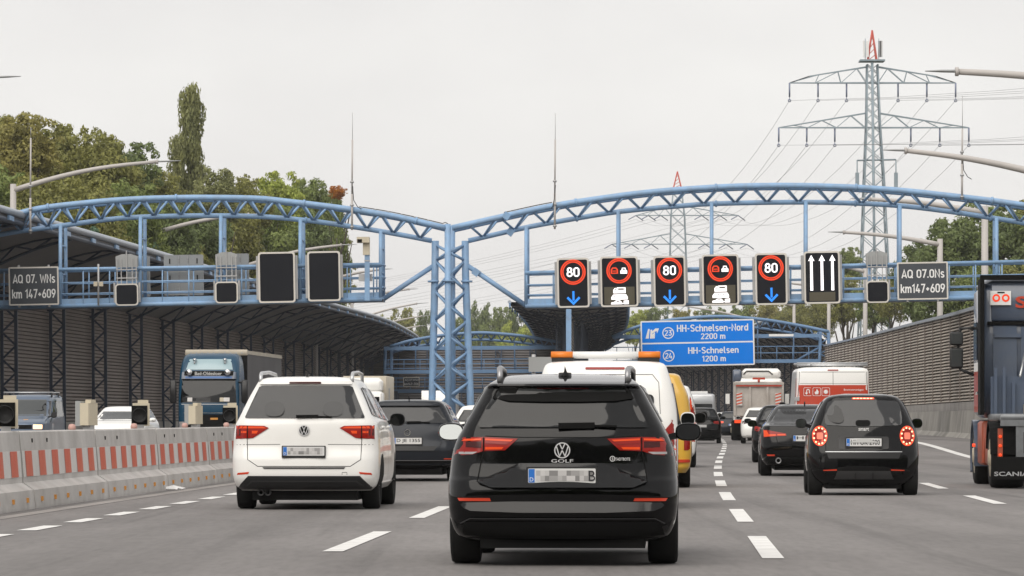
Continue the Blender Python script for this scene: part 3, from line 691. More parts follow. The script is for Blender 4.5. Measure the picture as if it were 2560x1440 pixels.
def board(label, x0, x1, y0, y1, Y, t1, t2, k=1.0):
    o, w_, h_ = sign_root('distance_board', label, 'sign', x0, x1, y0, y1, Y)
    solid(rrect(-w_/2, w_/2, -h_/2, h_/2, .05), -.03, .03, 'frame', M['signframe'], o)
    b = .065*k; flat(rrect(-w_/2+b, w_/2-b, -h_/2+b, h_/2-b, .02), -.036, 'board_face', M['signgrey'], o)
    din(t1, M['white'], o, (.02, -.041, h_*.19), wid=w_*.84, hgt=h_*.225); din(t2, M['white'], o, (.0, -.041, -h_*.2), wid=w_*.87, hgt=h_*.235)
    for x in (-w_*.3, w_*.3): boxp(o, 'clamp', (x, .1, 0), (.08, .14, h_*1.1), M['galv'])
    return o
board('grey board reading AQ 07. WNs km 147+609 at gantry left end', 22, 147, 667, 763, YS, 'AQ 07. WNs', 'km 147+609')
board('grey board reading AQ 07.0Ns km147+609 at gantry right end', 2243, 2370, 655, 749, YS, 'AQ 07.0Ns', 'km147+609')
board('small distant grey board on the dark rail bridge behind the dark grey estate', 1008, 1049, 943, 967, 401.2, 'AQ 07.WSO', 'km147+306', 1.2)
# exit sign
o, w_, h_ = sign_root('exit_sign', 'large blue exit sign reading HH-Schnelsen-Nord 2200 m and HH-Schnelsen 1200 m', 'sign', 1602, 1886, 800, 915, Y2-.8, tilt=.02)
k = (Y2-.8)/F
solid(rrect(-w_/2, w_/2, -h_/2, h_/2, .12), -.05, .1, 'frame', M['white'], o)
for z0, z1 in ((.03*h_-.02, h_/2-.13), (-h_/2+.13, .03*h_-.16)): flat(rrect(-w_/2+.13, w_/2-.13, z0, z1, .06), -.056, 'blue_panel', M['signblue'], o)
X = lambda p: (p-1744)*k
Z = lambda p: (857.5-p)*k
din('HH-Schnelsen-Nord', M['white'], o, (X(1782), -.062, Z(820)), wid=178*k, hgt=17.5*k, bold=.012)
din('2200 m', M['white'], o, (X(1783), -.062, Z(841)), wid=61*k, hgt=14.5*k, bold=.012)
din('HH-Schnelsen', M['white'], o, (X(1783), -.062, Z(876)), wid=126*k, hgt=16*k, bold=.012)
din('1200 m', M['white'], o, (X(1784), -.062, Z(897)), wid=59*k, hgt=14.5*k, bold=.012)
for n_, cz in (('23', 831), ('24', 888)):
    ring(X(1671), Z(cz), 12.2*k, 14.6*k, -.062, 'number_ring', M['white'], o); din(n_, M['white'], o, (X(1671), -.062, Z(cz)), wid=18*k, hgt=14*k, name='numerals', bold=.012)
    a = lambda x, z: (X(x), Z(cz+z-831))
    flat([a(1614,844), a(1621,820), a(1625,820), a(1622,844)], -.062, 'exit_symbol', M['white'], o)
    flat([a(1625,844), a(1627,822), a(1631,822), a(1631,834), a(1638,828), a(1637,844)], -.062, 'exit_symbol', M['white'], o)
    flat([a(1631,832), a(1631,826), a(1639,819), a(1634,819), a(1648,819), a(1643,832), a(1642,825)], -.0625, 'exit_symbol', M['white'], o)
for px in (1650, 1744, 1840): boxp(o, 'hanger_bracket', (X(px), .35, Z(850)), (.14, .6, h_*.9), M['bluedark'])
# white sheet panel on the far arch
o = tag(MB().box((0,0,0), (2.3, .12, .22)).build('advance_panel', M['white']), 'low white panel fixed under the far right arch', 'panel'); o.location = at(1953, 838, Y2-.5)
# camera post on the left walkway
cp = wthing('camera_post', 'blue post topped by a beige camera hood at the end of the left walkway', 'camera', at(918, 750, YS-.1))
boxp(cp, 'post', at(918, 690, YS-.1), (.22, .2, 2.15), M['blue'])
boxp(cp, 'neck', at(916, 616, YS-.1), (.3, .3, .75), M['beige'])
boxp(cp, 'hood', at(908, 600, YS-.15), (.55, .6, .25), M['beige']); boxp(cp, 'lens_opening', at(899, 602, YS-.46), (.2, .02, .14), M['matblack'])
boxp(cp, 'junction_box', at(914, 694, YS+.15), (.6, .2, .32), M['galv']); boxp(cp, 'collar', at(918, 652, YS-.1), (.25, .23, .05), M['galv'])
# loop detector pole on the left walkway
dp = wthing('detector_pole', 'thin grey pole with two small beige detector boxes on the left walkway', 'detector', at(246, 763, YS))
rod(dp, 'pole', at(246, 660, YS), at(246, 764, YS), .045, M['galv'])
for x in (239, 253): boxp(dp, 'detector_box', at(x, 710, YS-.06), (.17, .16, .2), M['beige'])
# whip antennas standing on the arches
for lab, x, yb, ym, yt, m in (('whip antenna at the left end of the near gantry', 76, 585, 345, 318, 1), ('tall whip antenna on the left arch near the orange leaves', 880, 575, 349, 283, 1), ('whip antenna on the right arch beside the central mast', 1387, 573, 349, 284, 1), ('whip antenna before the tall pylon at the right', 2405, 500, 322, 240, 1)):
    a = wthing('whip_antenna', lab, 'antenna', at(x, yb, Y1-.2), 'whip antennas on the gantry')
    rod(a, 'lower_tube', at(x, yb, Y1-.2), at(x, yb-90, Y1-.2), .05, M['lamppost'], 8); rod(a, 'upper_tube', at(x, yb-90, Y1-.2), at(x+1, ym, Y1-.2), .038, M['lamppost'], 8)
    rod(a, 'whip', at(x+1, ym, Y1-.2), at(x+1, yt-1, Y1-.2), .013, M['galv'], 5)
    for q in (8, 62, 120): MB().lathe([(.03,-.04),(.085,-.04),(.085,.04),(.03,.04)], at(x, yb-q, Y1-.2), 'z', 8).build('clamp', M['galv'], a)
    if 1 < x and x != 76:
        d = 1 if x != 1387 else -.35
        rods(a, 'cable', [at(x+2, yb-110, Y1-.3), at(x+4*d, yb-75, Y1-.3), at(x+14*d, yb-58, Y1-.3), at(x+24*d, yb-52, Y1-.25)], .018, M['black'], 5)
# ------------------------------------------------------------------ street lamps
def lamp(label, px, py, tx, ty, Y, group, rp=.2, bow=10):
    o = wthing('street_lamp', label, 'street lamp', at(px, YH+H*F/Y, Y), group)
    o_top = at(px, py, Y)
    rods(o, 'pole', [at(px, YH+H*F/Y+5, Y), at(px, py+(YH-py)*.5, Y), o_top], [rp, rp*.92, rp*.84], M['lamppost'], 10)
    dirx = 1 if tx > px else -1
    P = []
    for t in np.linspace(0, 1, 10):
        x = px+(tx-px)*.86*t; y = (py+14*F/Y/40)*(1-t)+(ty+(py-ty)*.04)*t-bow*math.sin(math.pi*t)*(abs(tx-px)/320)
        P.append(at(x, y, Y))
    rods(o, 'arm', P, [rp*.8*(1-.4*t) for t in np.linspace(0, 1, 10)], M['lamppost'], 8)
    tip, e = P[-1], at(tx, ty, Y); d = (e-P[-1])
    hd = MB(); secs = []
    for t, w_, h_ in ((0, .05, .05), (.12, .16, .06), (.5, .2, .055), (1, .06, .02)):
        c = tip.lerp(e, t); secs.append([c+Vector((0, -w_, 0)), c+Vector((0, 0, h_)), c+Vector((0, w_, 0)), c+Vector((0, 0, -h_*.6))])
    hd.sweep(secs, closed=True, smooth=True); hd.build('luminaire', M['signback'], o)
    MB().lathe([(.02,-.05),(.14,-.05),(.14,.05),(.02,.05)], tip, 'x', 10).build('collar', M['lamppost'], o)
    return o
for i, a in enumerate([(-420,262,52,191,176),(33,460,452,402,234),(370,575,662,535,285),(610,655,892,611,335),(790,703,982,672,385),(880,748,1046,722,435),(858,806,1072,757,492),(905,824,1078,789,548),(940,838,1066,814,600)]):
    lamp('pale curved-arm street lamp behind the left gallery, %s from the left edge' % ORD[i], *a, 'street lamps along the left carriageway')
for i, a in enumerate([(2878,206,2313,178,128),(2622,418,2206,375,170),(2462,515,2126,497,212),(2350,597,2070,580,256),(2163,668,2000,652,330),(2072,716,1930,705,415),(1985,756,1850,748,470),(1900,798,1690,765,520)]):
    lamp('pale street lamp arching leftward behind the right noise wall, %s from the right edge' % ORD[i], *a, 'street lamps along the right carriageway', bow=6)
# ------------------------------------------------------------------ power pylons and lines
M['pylon'] = mat('pylon_steel', (.26,.32,.36), .55, metal=.2, var=.1)
M['pylonred'] = mat('pylon_red', (.62,.13,.1), .55)
M['wire'] = mat('conductor', (.3,.3,.31), .5, metal=.3)
M['insul'] = mat('insulator', (.17,.2,.29), .4)
def pylon(label, Y, rows, arms, spike, group, plat=None, ins=True, insdrop=40):
    """rows: (py, cx, half width px) from base to top; arms: (y chord, x left, x right, y apex)"""
    cx = rows[-1][1]; o = wthing('power_pylon', label, 'pylon', at(cx, YH+H*F/Y, Y), group)
    k = Y/F
    lv = [(at(c, y, Y), hw*k) for y, c, hw in rows]
    for sx in (-1, 1):
        for sy in (-1, 1):
            rods(o, 'leg', [p+Vector((sx*h_, sy*h_+1, 0)) for p, h_ in lv], .13, M['pylon'], 6)
    zb = MB(); N = 26; zs = [p.z for p, _ in lv]; hs = [h_ for _, h_ in lv]; xs = [p.x for p, _ in lv]
    zz = [zs[0]]; 
    while zz[-1] < zs[-1]-.5: zz.append(min(zs[-1], zz[-1]+1.75*max(.9, float(np.interp(zz[-1], zs, hs)))))
    for i in range(len(zz)-1):
        a, b = zz[i], zz[i+1]
        ha, hb = float(np.interp(a, zs, hs)), float(np.interp(b, zs, hs)); xa, xb = float(np.interp(a, zs, xs)), float(np.interp(b, zs, xs))
        for sy in (-1, 1):
            zb.bar((xa-ha, Y+1+sy*ha, a), (xb+hb, Y+1+sy*hb, b), .1); zb.bar((xa+ha, Y+1+sy*ha, a), (xb-hb, Y+1+sy*hb, b), .1)
        for sx in (-1, 1):
            zb.bar((xa+sx*ha, Y+1-ha, a), (xb+sx*hb, Y+1+hb, b), .1); zb.bar((xa+sx*ha, Y+1+ha, a), (xb+sx*hb, Y+1-hb, b), .1)
    zb.build('bracing', M['pylon'], o)
    pts = []
    for yc, xl, xr, ya, ia in arms:
        hw = float(np.interp(-yc, [-r_[0] for r_ in rows], [r_[2] for r_ in rows]))
        for xt, sg in ((xl, -1), (xr, 1)):
            s = MB(); n = 6
            for sy in (-.6, .6):
                D = Vector((0, 1+sy, 0))
                s.bar(at(cx, yc, Y)+D, at(xt, yc, Y)+Vector((0, 1, 0)), .16); 
                xm = xt-sg*abs(xt-cx)*.24 if ia else xt
                ym = yc-(yc-ya)*(.42 if ia else 0)
                s.bar(at(cx+sg*hw, ya, Y)+D, at(xm, ym, Y)+Vector((0, 1, 0)), .15)
                if ia: s.bar(at(xm, ym, Y)+Vector((0, 1, 0)), at(xt, yc, Y)+Vector((0, 1, 0)), .13)
                for i in range(n):
                    t0, t1 = i/n, (i+1)/n; 
                    def top(t):
                        x = cx+sg*hw+(xm-cx-sg*hw)*t; return at(x, ya+(ym-ya)*t, Y)+D*(1-t)+Vector((0, t, 0))
                    def bo(t):
                        x = cx+sg*hw+(xt-cx-sg*hw)*t; return at(x, yc, Y)+D*(1-t)+Vector((0, t, 0))
                    s.bar(top(t0) if i % 2 else bo(t0), bo(t1) if i % 2 else top(t1), .09)
            s.build('crossarm', M['pylon'], o)
            for j in range(3):
                x = xt-sg*j*(abs(xt-cx)*(.345 if ia else .30))
                p = at(x, yc, Y)+Vector((0, 1, 0))
                if ins:
                    q = MB(); 
                    e = at(x, yc+insdrop, Y)+Vector((0, 1, 0))
                    q.tube([p, p.lerp(e, .8)], .13, 6); q.tube([p.lerp(e, .8), e], .05, 5)
                    q.lathe([(.12,-.05),(.24,-.05),(.24,.05),(.12,.05)], e, 'y', 10)
                    q.build('insulator', M['insul'], o); pts.append(e)
                else:
                    s2 = MB()
                    for dq in (-1, 1): s2.tube([p, p+Vector((dq*.9+.6*dq, dq*2.2, -.9))], .1, 5)
                    s2.build('insulator', M['insul'], o); pts.append(p+Vector((0, 0, -.8)))
    c, top_, hw = spike
    s = MB()
    b = at(cx, c, Y); t = at(cx, top_, Y)
    for sx in (-1, 1):
        for sy in (-1, 1): s.bar(b+Vector((sx*hw*k, 1+sy*hw*k, 0)), t+Vector((0, 1, 0)), .17)
    for i in range(5):
        a0, a1 = i/5, (i+1)/5; f = lambda a, sx: b.lerp(t, a)+Vector((sx*hw*k*(1-a), 1, 0)); s.bar(f(a0, -1), f(a1, 1), .1)
    s.build('red_spire', M['pylonred'], o)
    return o, pts
p1, W1 = pylon('tall blue-grey lattice pylon with two crossarms, mobile antennas and red spire', 580, [(1045+1.15*F/580,2188,46),(700,2188,34),(440,2186,24),(310,2184,17),(160,2182,13)],
   [(206,1975,2391,166,True),(318,1948,2424,282,False)], (150,74,11), 'power pylons', insdrop=44)
boxp(p1, 'platform', at(2181, 151, 580)+Vector((0,1,0)), (3.4, 3.2, .22), M['pylon'])
for x, m in ((2161,'white'),(2169,'white'),(2199,'galv'),(2203,'galv')): boxp(p1, 'antenna_panel', at(x, 122, 580)+Vector((0,.2,0)), (.34, .3, 2.2), M[m])
for x in (2163, 2197): rod(p1, 'antenna_rod', at(x, 150, 580), at(x, 96, 580), .05, M['pylon'], 5)
rod(p1, 'cable_ladder', at(2190, 1000, 580)+Vector((0,-.2,0)), at(2180, 155, 580)+Vector((0,-.2,0)), .2, M['pylon'], 6)
rod(p1, 'outrigger', at(2143, 401, 580), at(2240, 399, 580), .12, M['pylon'], 5)
for x in (2143, 2240): rod(p1, 'outrigger_drop', at(x, 400, 580), at(x, 455, 580), .09, M['pylon'], 5); boxp(p1, 'antenna_panel', at(x, 450, 580), (.5, .4, 2.0), M['pylon'])
p2, W2 = pylon('smaller farther lattice pylon with a red tip seen through the right arch', 850, [(1045+1.15*F/850,1696,42),(700,1696,22),(540,1695,17),(470,1694,10)],
   [(538,1590,1846,515,False),(610,1530,1868,584,False)], (470,428,10), 'power pylons', ins=False)
def wire(label, a, b, sag, grp, r=.024):
    P = [a.lerp(b, t)-Vector((0, 0, sag*4*t*(1-t))) for t in np.linspace(0, 1, 14)]
    o = MB().tube(P, r, 4, cap=False).build('power_line', M['wire'], None, fix=False); return tag(o, label, 'power line', grp)
nm = ['outermost', 'middle', 'innermost']; arm_n = ['upper left', 'upper right', 'lower left', 'lower right']
for i in range(12):
    lab = '%s conductor of the %s crossarm' % (nm[i % 3], arm_n[i//3])
    wire(lab+' running between the two pylons', W1[i], W2[i], 7, 'lines between the pylons')
    e = W1[i]+Vector((150+ (W1[i].x-W1[0].x)*.3, -330, 14)); wire(lab+' running from the tall pylon off to the right', W1[i], e, 9, 'lines leaving to the right')
    e2 = W2[i]+Vector((-190, 420, -2)); wire(lab+' running from the small pylon off to the left', W2[i], e2, 9, 'lines leaving to the left')
# ------------------------------------------------------------------ trees
def leafmat(name, col, isl=.35, trans=.35):
    col = tuple(min(.5, c*2.3) for c in col)
    m = mat(name, col, .6, var=.35, vscale=3.0, island=isl, spec=.25, dirt=tuple(min(.42, c*q) for c, q in zip(col, (1.5, 1.4, 1.1))), dscale=1.7, damt=.75)
    t = m.node_tree; b = t.nodes['Principled BSDF']; o = t.nodes['Material Output']
    tr = t.nodes.new('ShaderNodeBsdfTranslucent'); mxs = t.nodes.new('ShaderNodeMixShader'); mxs.inputs[0].default_value = trans
    l = b.inputs['Base Color'].links
    if l: t.links.new(l[0].from_socket, tr.inputs[0])
    t.links.new(b.outputs[0], mxs.inputs[1]); t.links.new(tr.outputs[0], mxs.inputs[2]); t.links.new(mxs.outputs[0], o.inputs['Surface'])
    return m
M['leaf_olive'] = leafmat('leaf_olive', (.105,.107,.036)); M['leaf_green'] = leafmat('leaf_green', (.085,.105,.036)); M['leaf_dark'] = leafmat('leaf_dark', (.066,.084,.034))
M['leaf_poplar'] = leafmat('leaf_poplar', (.105,.112,.05)); M['leaf_brown'] = leafmat('leaf_brown', (.118,.11,.038)); M['leaf_pine'] = leafmat('leaf_pine', (.05,.085,.055))
M['leaf_bright'] = leafmat('leaf_bright', (.15,.175,.04)); M['leaf_orange'] = leafmat('leaf_orange', (.215,.075,.008))
M['bark'] = mat('bark', (.06,.05,.04), .9, var=.25, vscale=2)
def crown_mesh(name, kind, n, leaf, rng):
    """unit crown: x,y radius about 1, z from 0 to 2 (top)"""
    C = []
    if kind == 'broad':
        for _ in range(46):
            u = rng.normal(size=3); u /= np.linalg.norm(u); r_ = rng.uniform(.45, .86)
            c = u*r_; c[2] = c[2]*1.0+1.0
            if c[2] < .25: c[2] = rng.uniform(.25, .9)
            C.append((c, rng.uniform(.2, .36)))
        for _ in range(14):
            a = rng.uniform(0, 6.28); C.append((np.array([math.cos(a)*rng.uniform(.1,.75), math.sin(a)*rng.uniform(.1,.75), rng.uniform(1.55, 2.0)]), rng.uniform(.09, .17)))
        for _ in range(10):
            a = rng.uniform(0, 6.28); z = rng.uniform(.7, 1.6); C.append((np.array([math.cos(a)*1.0, math.sin(a)*1.0, z]), rng.uniform(.08, .15)))
    elif kind == 'poplar':
        for i in range(150):
            z = rng.uniform(.0, 1.92); w_ = (.9 if z < 1.35 else .9*(1-((z-1.35)/.7)**2*.6)); a = rng.uniform(0, 6.28); r_ = w_*rng.uniform(.0, .85)
            C.append((np.array([math.cos(a)*r_, math.sin(a)*r_, z]), rng.uniform(.2, .36)))
    else:
        for i in range(60):
            z = rng.uniform(.1, 1.85); w_ = max(.12, 1-z/2.05); a = rng.uniform(0, 6.28); r_ = w_*rng.uniform(.3, 1)
            C.append((np.array([math.cos(a)*r_, math.sin(a)*r_, z]), rng.uniform(.14, .25)))
    wts = np.array([r_**2 for _, r_ in C]); wts /= wts.sum(); idx = rng.choice(len(C), n, p=wts)
    cen = np.array([C[i][0] for i in idx]); rad = np.array([C[i][1] for i in idx])
    u = rng.normal(size=(n, 3)); u /= np.linalg.norm(u, axis=1)[:, None]
    sq = np.array([1, 1, .8]) if kind == 'broad' else (np.array([1.0, 1.0, .42]) if kind == 'poplar' else np.array([1.1, 1.1, .6]))
    P = cen+u*(rad*rng.uniform(.55, 1.08, n))[:, None]*sq
    nrm = u+rng.normal(scale=.55, size=(n, 3)); nrm[:, 2] += .25; nrm /= np.linalg.norm(nrm, axis=1)[:, None]
    t = np.cross(nrm, rng.normal(size=(n, 3))); t /= np.linalg.norm(t, axis=1)[:, None]; b = np.cross(nrm, t)
    s = (leaf*rng.uniform(.55, 1.25, n))[:, None]; a = s*rng.uniform(.55, .8, n)[:, None]
    if kind == 'poplar': zs = np.array([1, 1, .2])
    else: zs = np.array([1, 1, 1.0])
    V = np.empty((n, 5, 3)); V[:, 0] = P-t*s*.9*zs; V[:, 1] = P-t*s*.1+b*a*.6; V[:, 2] = P+t*s*.75+b*a*.35; V[:, 3] = P+t*s*zs; V[:, 4] = P-t*s*.05-b*a*.65
    V[:, 1] += nrm*s*.18; V[:, 4] += nrm*s*.15
    me = bpy.data.meshes.new(name); me.from_pydata(V.reshape(-1, 3).tolist(), [], [(5*i, 5*i+1, 5*i+2, 5*i+3, 5*i+4) for i in range(n)]); me.update()
    return me
RNG = np.random.default_rng(11)
CROWNS = {'broad': [crown_mesh('crown', 'broad', 11000, .06, RNG) for _ in range(4)], 'poplar': [crown_mesh('crown', 'poplar', 13000, .075, RNG)], 'pine': [crown_mesh('crown', 'pine', 5000, .07, RNG) for _ in range(2)]}
_cm = {}
def crown_of(kind, k, m):
    key = (kind, k, m)
    if key not in _cm:
        me = CROWNS[kind][k].copy(); me.materials.append(M[m]); _cm[key] = me
    return _cm[key]
def trunk_mesh(kind):
    s = MB()
    s.tube([(0,0,0),(.02,.01,.35),(-.01,.02,.8),(.0,0,1.25 if kind != 'poplar' else 1.8)], [.05,.038,.026,.008], 7)
    for i in range(9):
        a = i*2.4; z = .35+i*.09; L = .3*(1-.3*i/9)
        s.tube([(0,0,z),(math.cos(a)*L*.5, math.sin(a)*L*.5, z+.16),(math.cos(a)*L, math.sin(a)*L, z+.42)], [.02,.013,.005], 5)
    return s.mesh('trunk', M['bark'])
TRUNK = {k: trunk_mesh(k) for k in ('broad', 'poplar', 'pine')}
tcount = [0]
def tree(label, px, top, Y, wpx, m, kind='broad', bottom=None, fixed=False, group='trees behind the left gallery', name='leafy_tree'):
    if px < 900 and Y < 460 and not fixed:                       # keep the stem behind the gallery wall
        while (px-1280)*Y/F+.4*wpx/2*Y/F > XWl(Y)-1.5 and Y < 560: Y += 4
    k = Y/F; rx = wpx/2*k; ztop = H+(YH-top)*k; zbot = max(1.0, ztop-2.35*rx) if bottom is None else H+(YH-bottom)*k
    o = thing(name, label, 'tree', ((px-1280)*k, Y, 0), 0, group)
    i = tcount[0]; tcount[0] += 1
    c = put('crown', crown_of(kind, i % len(CROWNS[kind]), m), o); c.location = (0, 0, zbot); c.scale = (rx, rx, (ztop-zbot)/2.05); c.rotation_euler = (0, 0, i*1.7)
    t = put('trunk', TRUNK[kind], o); t.scale = (ztop*.3, ztop*.3, ztop*.62 if kind != 'poplar' else ztop*.5)
    return o
L1 = [(-30,290,300,210,'leaf_olive'),(60,286,292,190,'leaf_brown'),(150,304,310,210,'leaf_olive'),(245,326,300,200,'leaf_olive'),(325,356,306,180,'leaf_dark'),(395,430,318,150,'leaf_olive'),
      (548,420,330,130,'leaf_poplar'),(612,440,324,140,'leaf_olive'),(690,428,330,160,'leaf_bright'),(765,448,326,150,'leaf_green'),(815,482,332,110,'leaf_green')]
for i, (px, top, Y, wd, m) in enumerate(L1):
    tree('%s tree in the back row behind the left gallery, %s from the left edge' % ({'leaf_olive':'olive-green','leaf_brown':'brownish','leaf_dark':'dark green','leaf_poplar':'slender pale','leaf_bright':'light green','leaf_green':'mid green'}[m], ORD[i]), px, top, Y, wd, m)
L2 = [(-10,420,272,240,'leaf_green'),(95,440,268,220,'leaf_olive'),(205,445,276,230,'leaf_olive'),(310,455,272,220,'leaf_green'),(400,500,276,190,'leaf_dark'),(480,500,300,200,'leaf_dark'),(570,500,300,200,'leaf_olive'),(660,510,300,200,'leaf_green'),(745,520,306,190,'leaf_dark'),(800,560,310,150,'leaf_olive'),(835,640,314,110,'leaf_olive'),(700,600,320,180,'leaf_olive'),(600,610,300,180,'leaf_dark'),(480,610,290,180,'leaf_olive'),(400,590,285,160,'leaf_green'),(780,650,330,170,'leaf_dark'),(845,745,330,100,'leaf_olive')]
for i, (px, top, Y, wd, m) in enumerate(L2):
    tree('%s tree in the lower row behind the left arch, number %s from left' % ({'leaf_olive':'olive-green','leaf_dark':'dark green','leaf_green':'mid green'}[m], ORD[i]), px, top, Y, wd, m)
tree('tall slim poplar rising far above the left trees', 479, 200, 345, 88, 'leaf_poplar', 'poplar', bottom=640, name='poplar_tree')
tree('short side stem of foliage leaning against the tall poplar', 441, 330, 343, 52, 'leaf_poplar', 'poplar', bottom=600, name='poplar_tree')
for i, (px, top, Y, wd) in enumerate([(235,560,262,70),(450,585,296,90),(385,600,290,70)]):
    tree('blue-green pine below the left arch, %s from the left' % ORD[i], px, top, Y, wd, 'leaf_pine', 'pine', name='pine_tree')
tree('leafy green tree below the orange-leaved tip at the gantry end', 832, 484, 437, 96, 'leaf_green', bottom=790, fixed=True)
o = tree('small orange-leaved tree tip at the right end of the left trees', 842, 456, 434, 56, 'leaf_orange', bottom=520, fixed=True, name='autumn_tree')
for ch in o.children:
    if ch.name.startswith('crown'): ch.scale = (ch.scale[0]*.9, ch.scale[1]*.9, ch.scale[2]*.6); ch.location.z += .75
L3 = [(960,790,900,90,'leaf_olive'),(1005,772,920,110,'leaf_olive'),(1062,778,960,60,'leaf_dark'),(1150,790,960,90,'leaf_green'),(1195,757,980,90,'leaf_dark'),(1240,770,970,90,'leaf_green'),(1290,772,960,90,'leaf_dark'),(1330,785,960,80,'leaf_green'),(1285,806,880,110,'leaf_bright')]
for i, (px, top, Y, wd, m) in enumerate(L3):
    tree('%s distant tree beyond the central mast, %s from the left' % ({'leaf_olive':'olive-green','leaf_dark':'dark green','leaf_green':'mid green','leaf_bright':'bright green'}[m], ORD[i]), px, top, Y, wd, m, group='distant trees in the middle', bottom=960)
L4 = [(1590,775,800,80,'leaf_bright'),(1640,770,830,100,'leaf_dark'),(1710,772,820,100,'leaf_brown'),(1780,768,820,110,'leaf_dark'),(1850,760,800,110,'leaf_green'),(1925,752,790,100,'leaf_brown'),(1990,745,760,100,'leaf_olive'),(2050,730,640,100,'leaf_olive'),(2120,618,560,80,'leaf_green'),(2110,690,520,110,'leaf_olive'),(2185,700,500,110,'leaf_green'),(2230,690,470,100,'leaf_olive')]
for i, (px, top, Y, wd, m) in enumerate(L4):
    tree('%s tree under the right arch, %s from the exit sign side' % ({'leaf_olive':'olive-green','leaf_dark':'dark green','leaf_green':'mid green','leaf_bright':'bright green','leaf_brown':'brownish'}[m], ORD[i]), px, top, Y, wd, m, group='trees behind the right wall')
L5 = [(2305,598,380,150,'leaf_dark'),(2370,548,370,200,'leaf_dark'),(2450,505,380,200,'leaf_green'),(2520,520,370,200,'leaf_dark'),(2590,500,380,160,'leaf_olive'),(2330,680,340,150,'leaf_dark'),(2450,660,340,160,'leaf_green'),(2550,650,330,150,'leaf_olive')]
for i, (px, top, Y, wd, m) in enumerate(L5):
    tree('%s tree behind the arch\'s right end, %s in that clump' % ({'leaf_olive':'olive-green','leaf_dark':'dark green','leaf_green':'mid green'}[m], ORD[i]), px, top, Y, wd, m, group='trees behind the right end of the gantry')
# ------------------------------------------------------------------ concrete barrier with red and white sheeting
BO = -9.18; BL = 7.05
_prof = [(-.30,0),(.31,0),(.31,.03),(.29,.24),(.15,.33),(.10,.97),(.085,.985),(-.085,.985),(-.10,.97),(-.15,.33),(-.29,.24),(-.30,.03)]
def facex(z): return .15+(.10-.15)*(z-.33)/(.64)
SEG = {}
bm_ = MB().prism(_prof, .045, BL-.045, 'y').mesh('barrier_body', M['concrete']); fixn(bm_)
wb = MB(); wb.add([(facex(.40)+.004, .06, .40), (facex(.40)+.004, BL-.06, .40), (facex(.735)+.004, BL-.06, .735), (facex(.735)+.004, .06, .735)], [(0,1,2,3)]); wbm = wb.mesh('white_band', M['whitesheet'])
rs = MB(); rs.add([(facex(.405)+.008, 0, .405), (facex(.405)+.008, .57, .405), (facex(.73)+.008, .57, .73), (facex(.73)+.008, 0, .73)], [(0,1,2,3)]); rsm = rs.mesh('red_stripe', M['redsheet'])
rf = MB().box((.312, 0, .12), (.035, .05, .06)).mesh('amber_reflector', M['amber']); jn = MB().box((0, 0, .5), (.16, .09, .9)).mesh('joint_key', M['matblack'])
hm = MB().lathe([(0,.012),(.028,.012),(.03,-.01)], (0,0,0), 'x', 10).mesh('lifting_hole', M['matblack'])
for k in range(18):
    y0 = 46.7+BL*k; p, q = road_pt(y0, BO), road_pt(y0+BL, BO)
    b = thing('concrete_barrier', 'concrete barrier segment with red-white stripes, %s from the left edge of the photo' % ORD[k], 'barrier', p, -math.atan2(q.x-p.x, q.y-p.y), 'barrier segments along the left lane')
    put('barrier_body', bm_, b); put('white_band', wbm, b); put('joint_key', jn, b)
    for i in range(6):
        o = put('red_stripe', rsm, b); o.location = (0, .30+i*1.165, 0); o = put('amber_reflector', rf, b); o.location = (0, .55+i*1.165, 0)
    for yy_ in (1.0, 2.3): o = put('lifting_hole', hm, b); o.location = (facex(.86), yy_, .86)
def on_barrier(px):
    lo, hi = 40.0, 170.0
    for _ in range(40):
        mid = (lo+hi)/2; x = 1280+F*(line(mid)+BO)/mid
        if x < px: lo = mid
        else: hi = mid
    return lo
for i, (px, facing) in enumerate([(15,1),(222,0),(350,1),(489,0),(574,1)]):
    Y = on_barrier(px); o = thing('warning_lamp', ['black-lensed warning lamp cut by the left edge of the photo','beige back of a warning lamp beside the blue van','black-lensed warning lamp in front of the white oncoming car','beige back of a warning lamp before the blue lorry','black-lensed warning lamp touching the white people carrier'][i], 'warning lamp', road_pt(Y, BO, .985), 0, 'lamps on the barrier')
    o.rotation_euler = (0, 0, R(8 if facing else -25))
    MB().box((0,0,.03), (.12,.12,.06)).build('foot', M['galv'], o)
    if facing:
        MB().box((.02,.06,.22), (.26,.16,.36)).build('housing', M['beige'], o); MB().box((.05,.06,.425), (.16,.12,.05)).build('cap', M['beige'], o)
        MB().box((-.01,-.026,.21), (.25,.012,.30)).build('face', M['matblack'], o)
        MB().lathe([(.0,-.01),(.085,-.02),(.10,-.02),(.115,-.15),(.107,-.15),(.095,-.035)], (-.02,-.03,.21), 'y', 20).build('visor', M['black'], o)
    else:
        MB().box((.0,.0,.22), (.14,.26,.32)).build('housing', M['beige'], o); MB().box((-.11,-.02,.23), (.09,.2,.36)).build('battery_case', M['signback'], o); MB().box((.03,0,.405), (.09,.14,.05)).build('cap', M['beige'], o)
for i, px in enumerate((180, 335, 462, 566)):
    o = tag(MB().lathe([(.0,.0),(.05,.0),(.055,.04),(.04,.075),(0,.085)], (0,0,0), 'z', 12).build('marker_stud', mat('pink_stud', (.5,.3,.26), .5)), 'small round pinkish stud on top of the barrier, %s from the left' % ORD[i], 'stud', 'studs on the barrier'); o.location = road_pt(on_barrier(px), BO, .985)
s = MB(); rg = random.Random(4)
for i in range(26):
    a = i/26*6.28; s.v.append((math.cos(a)*.2*rg.uniform(.6,1.1), math.sin(a)*.12*rg.uniform(.5,1.1), rg.uniform(.0,.03)))
s.v.append((0,0,.07)); s.f = [(i, (i+1) % 26, 26) for i in range(26)]; s.sm = [False]*26
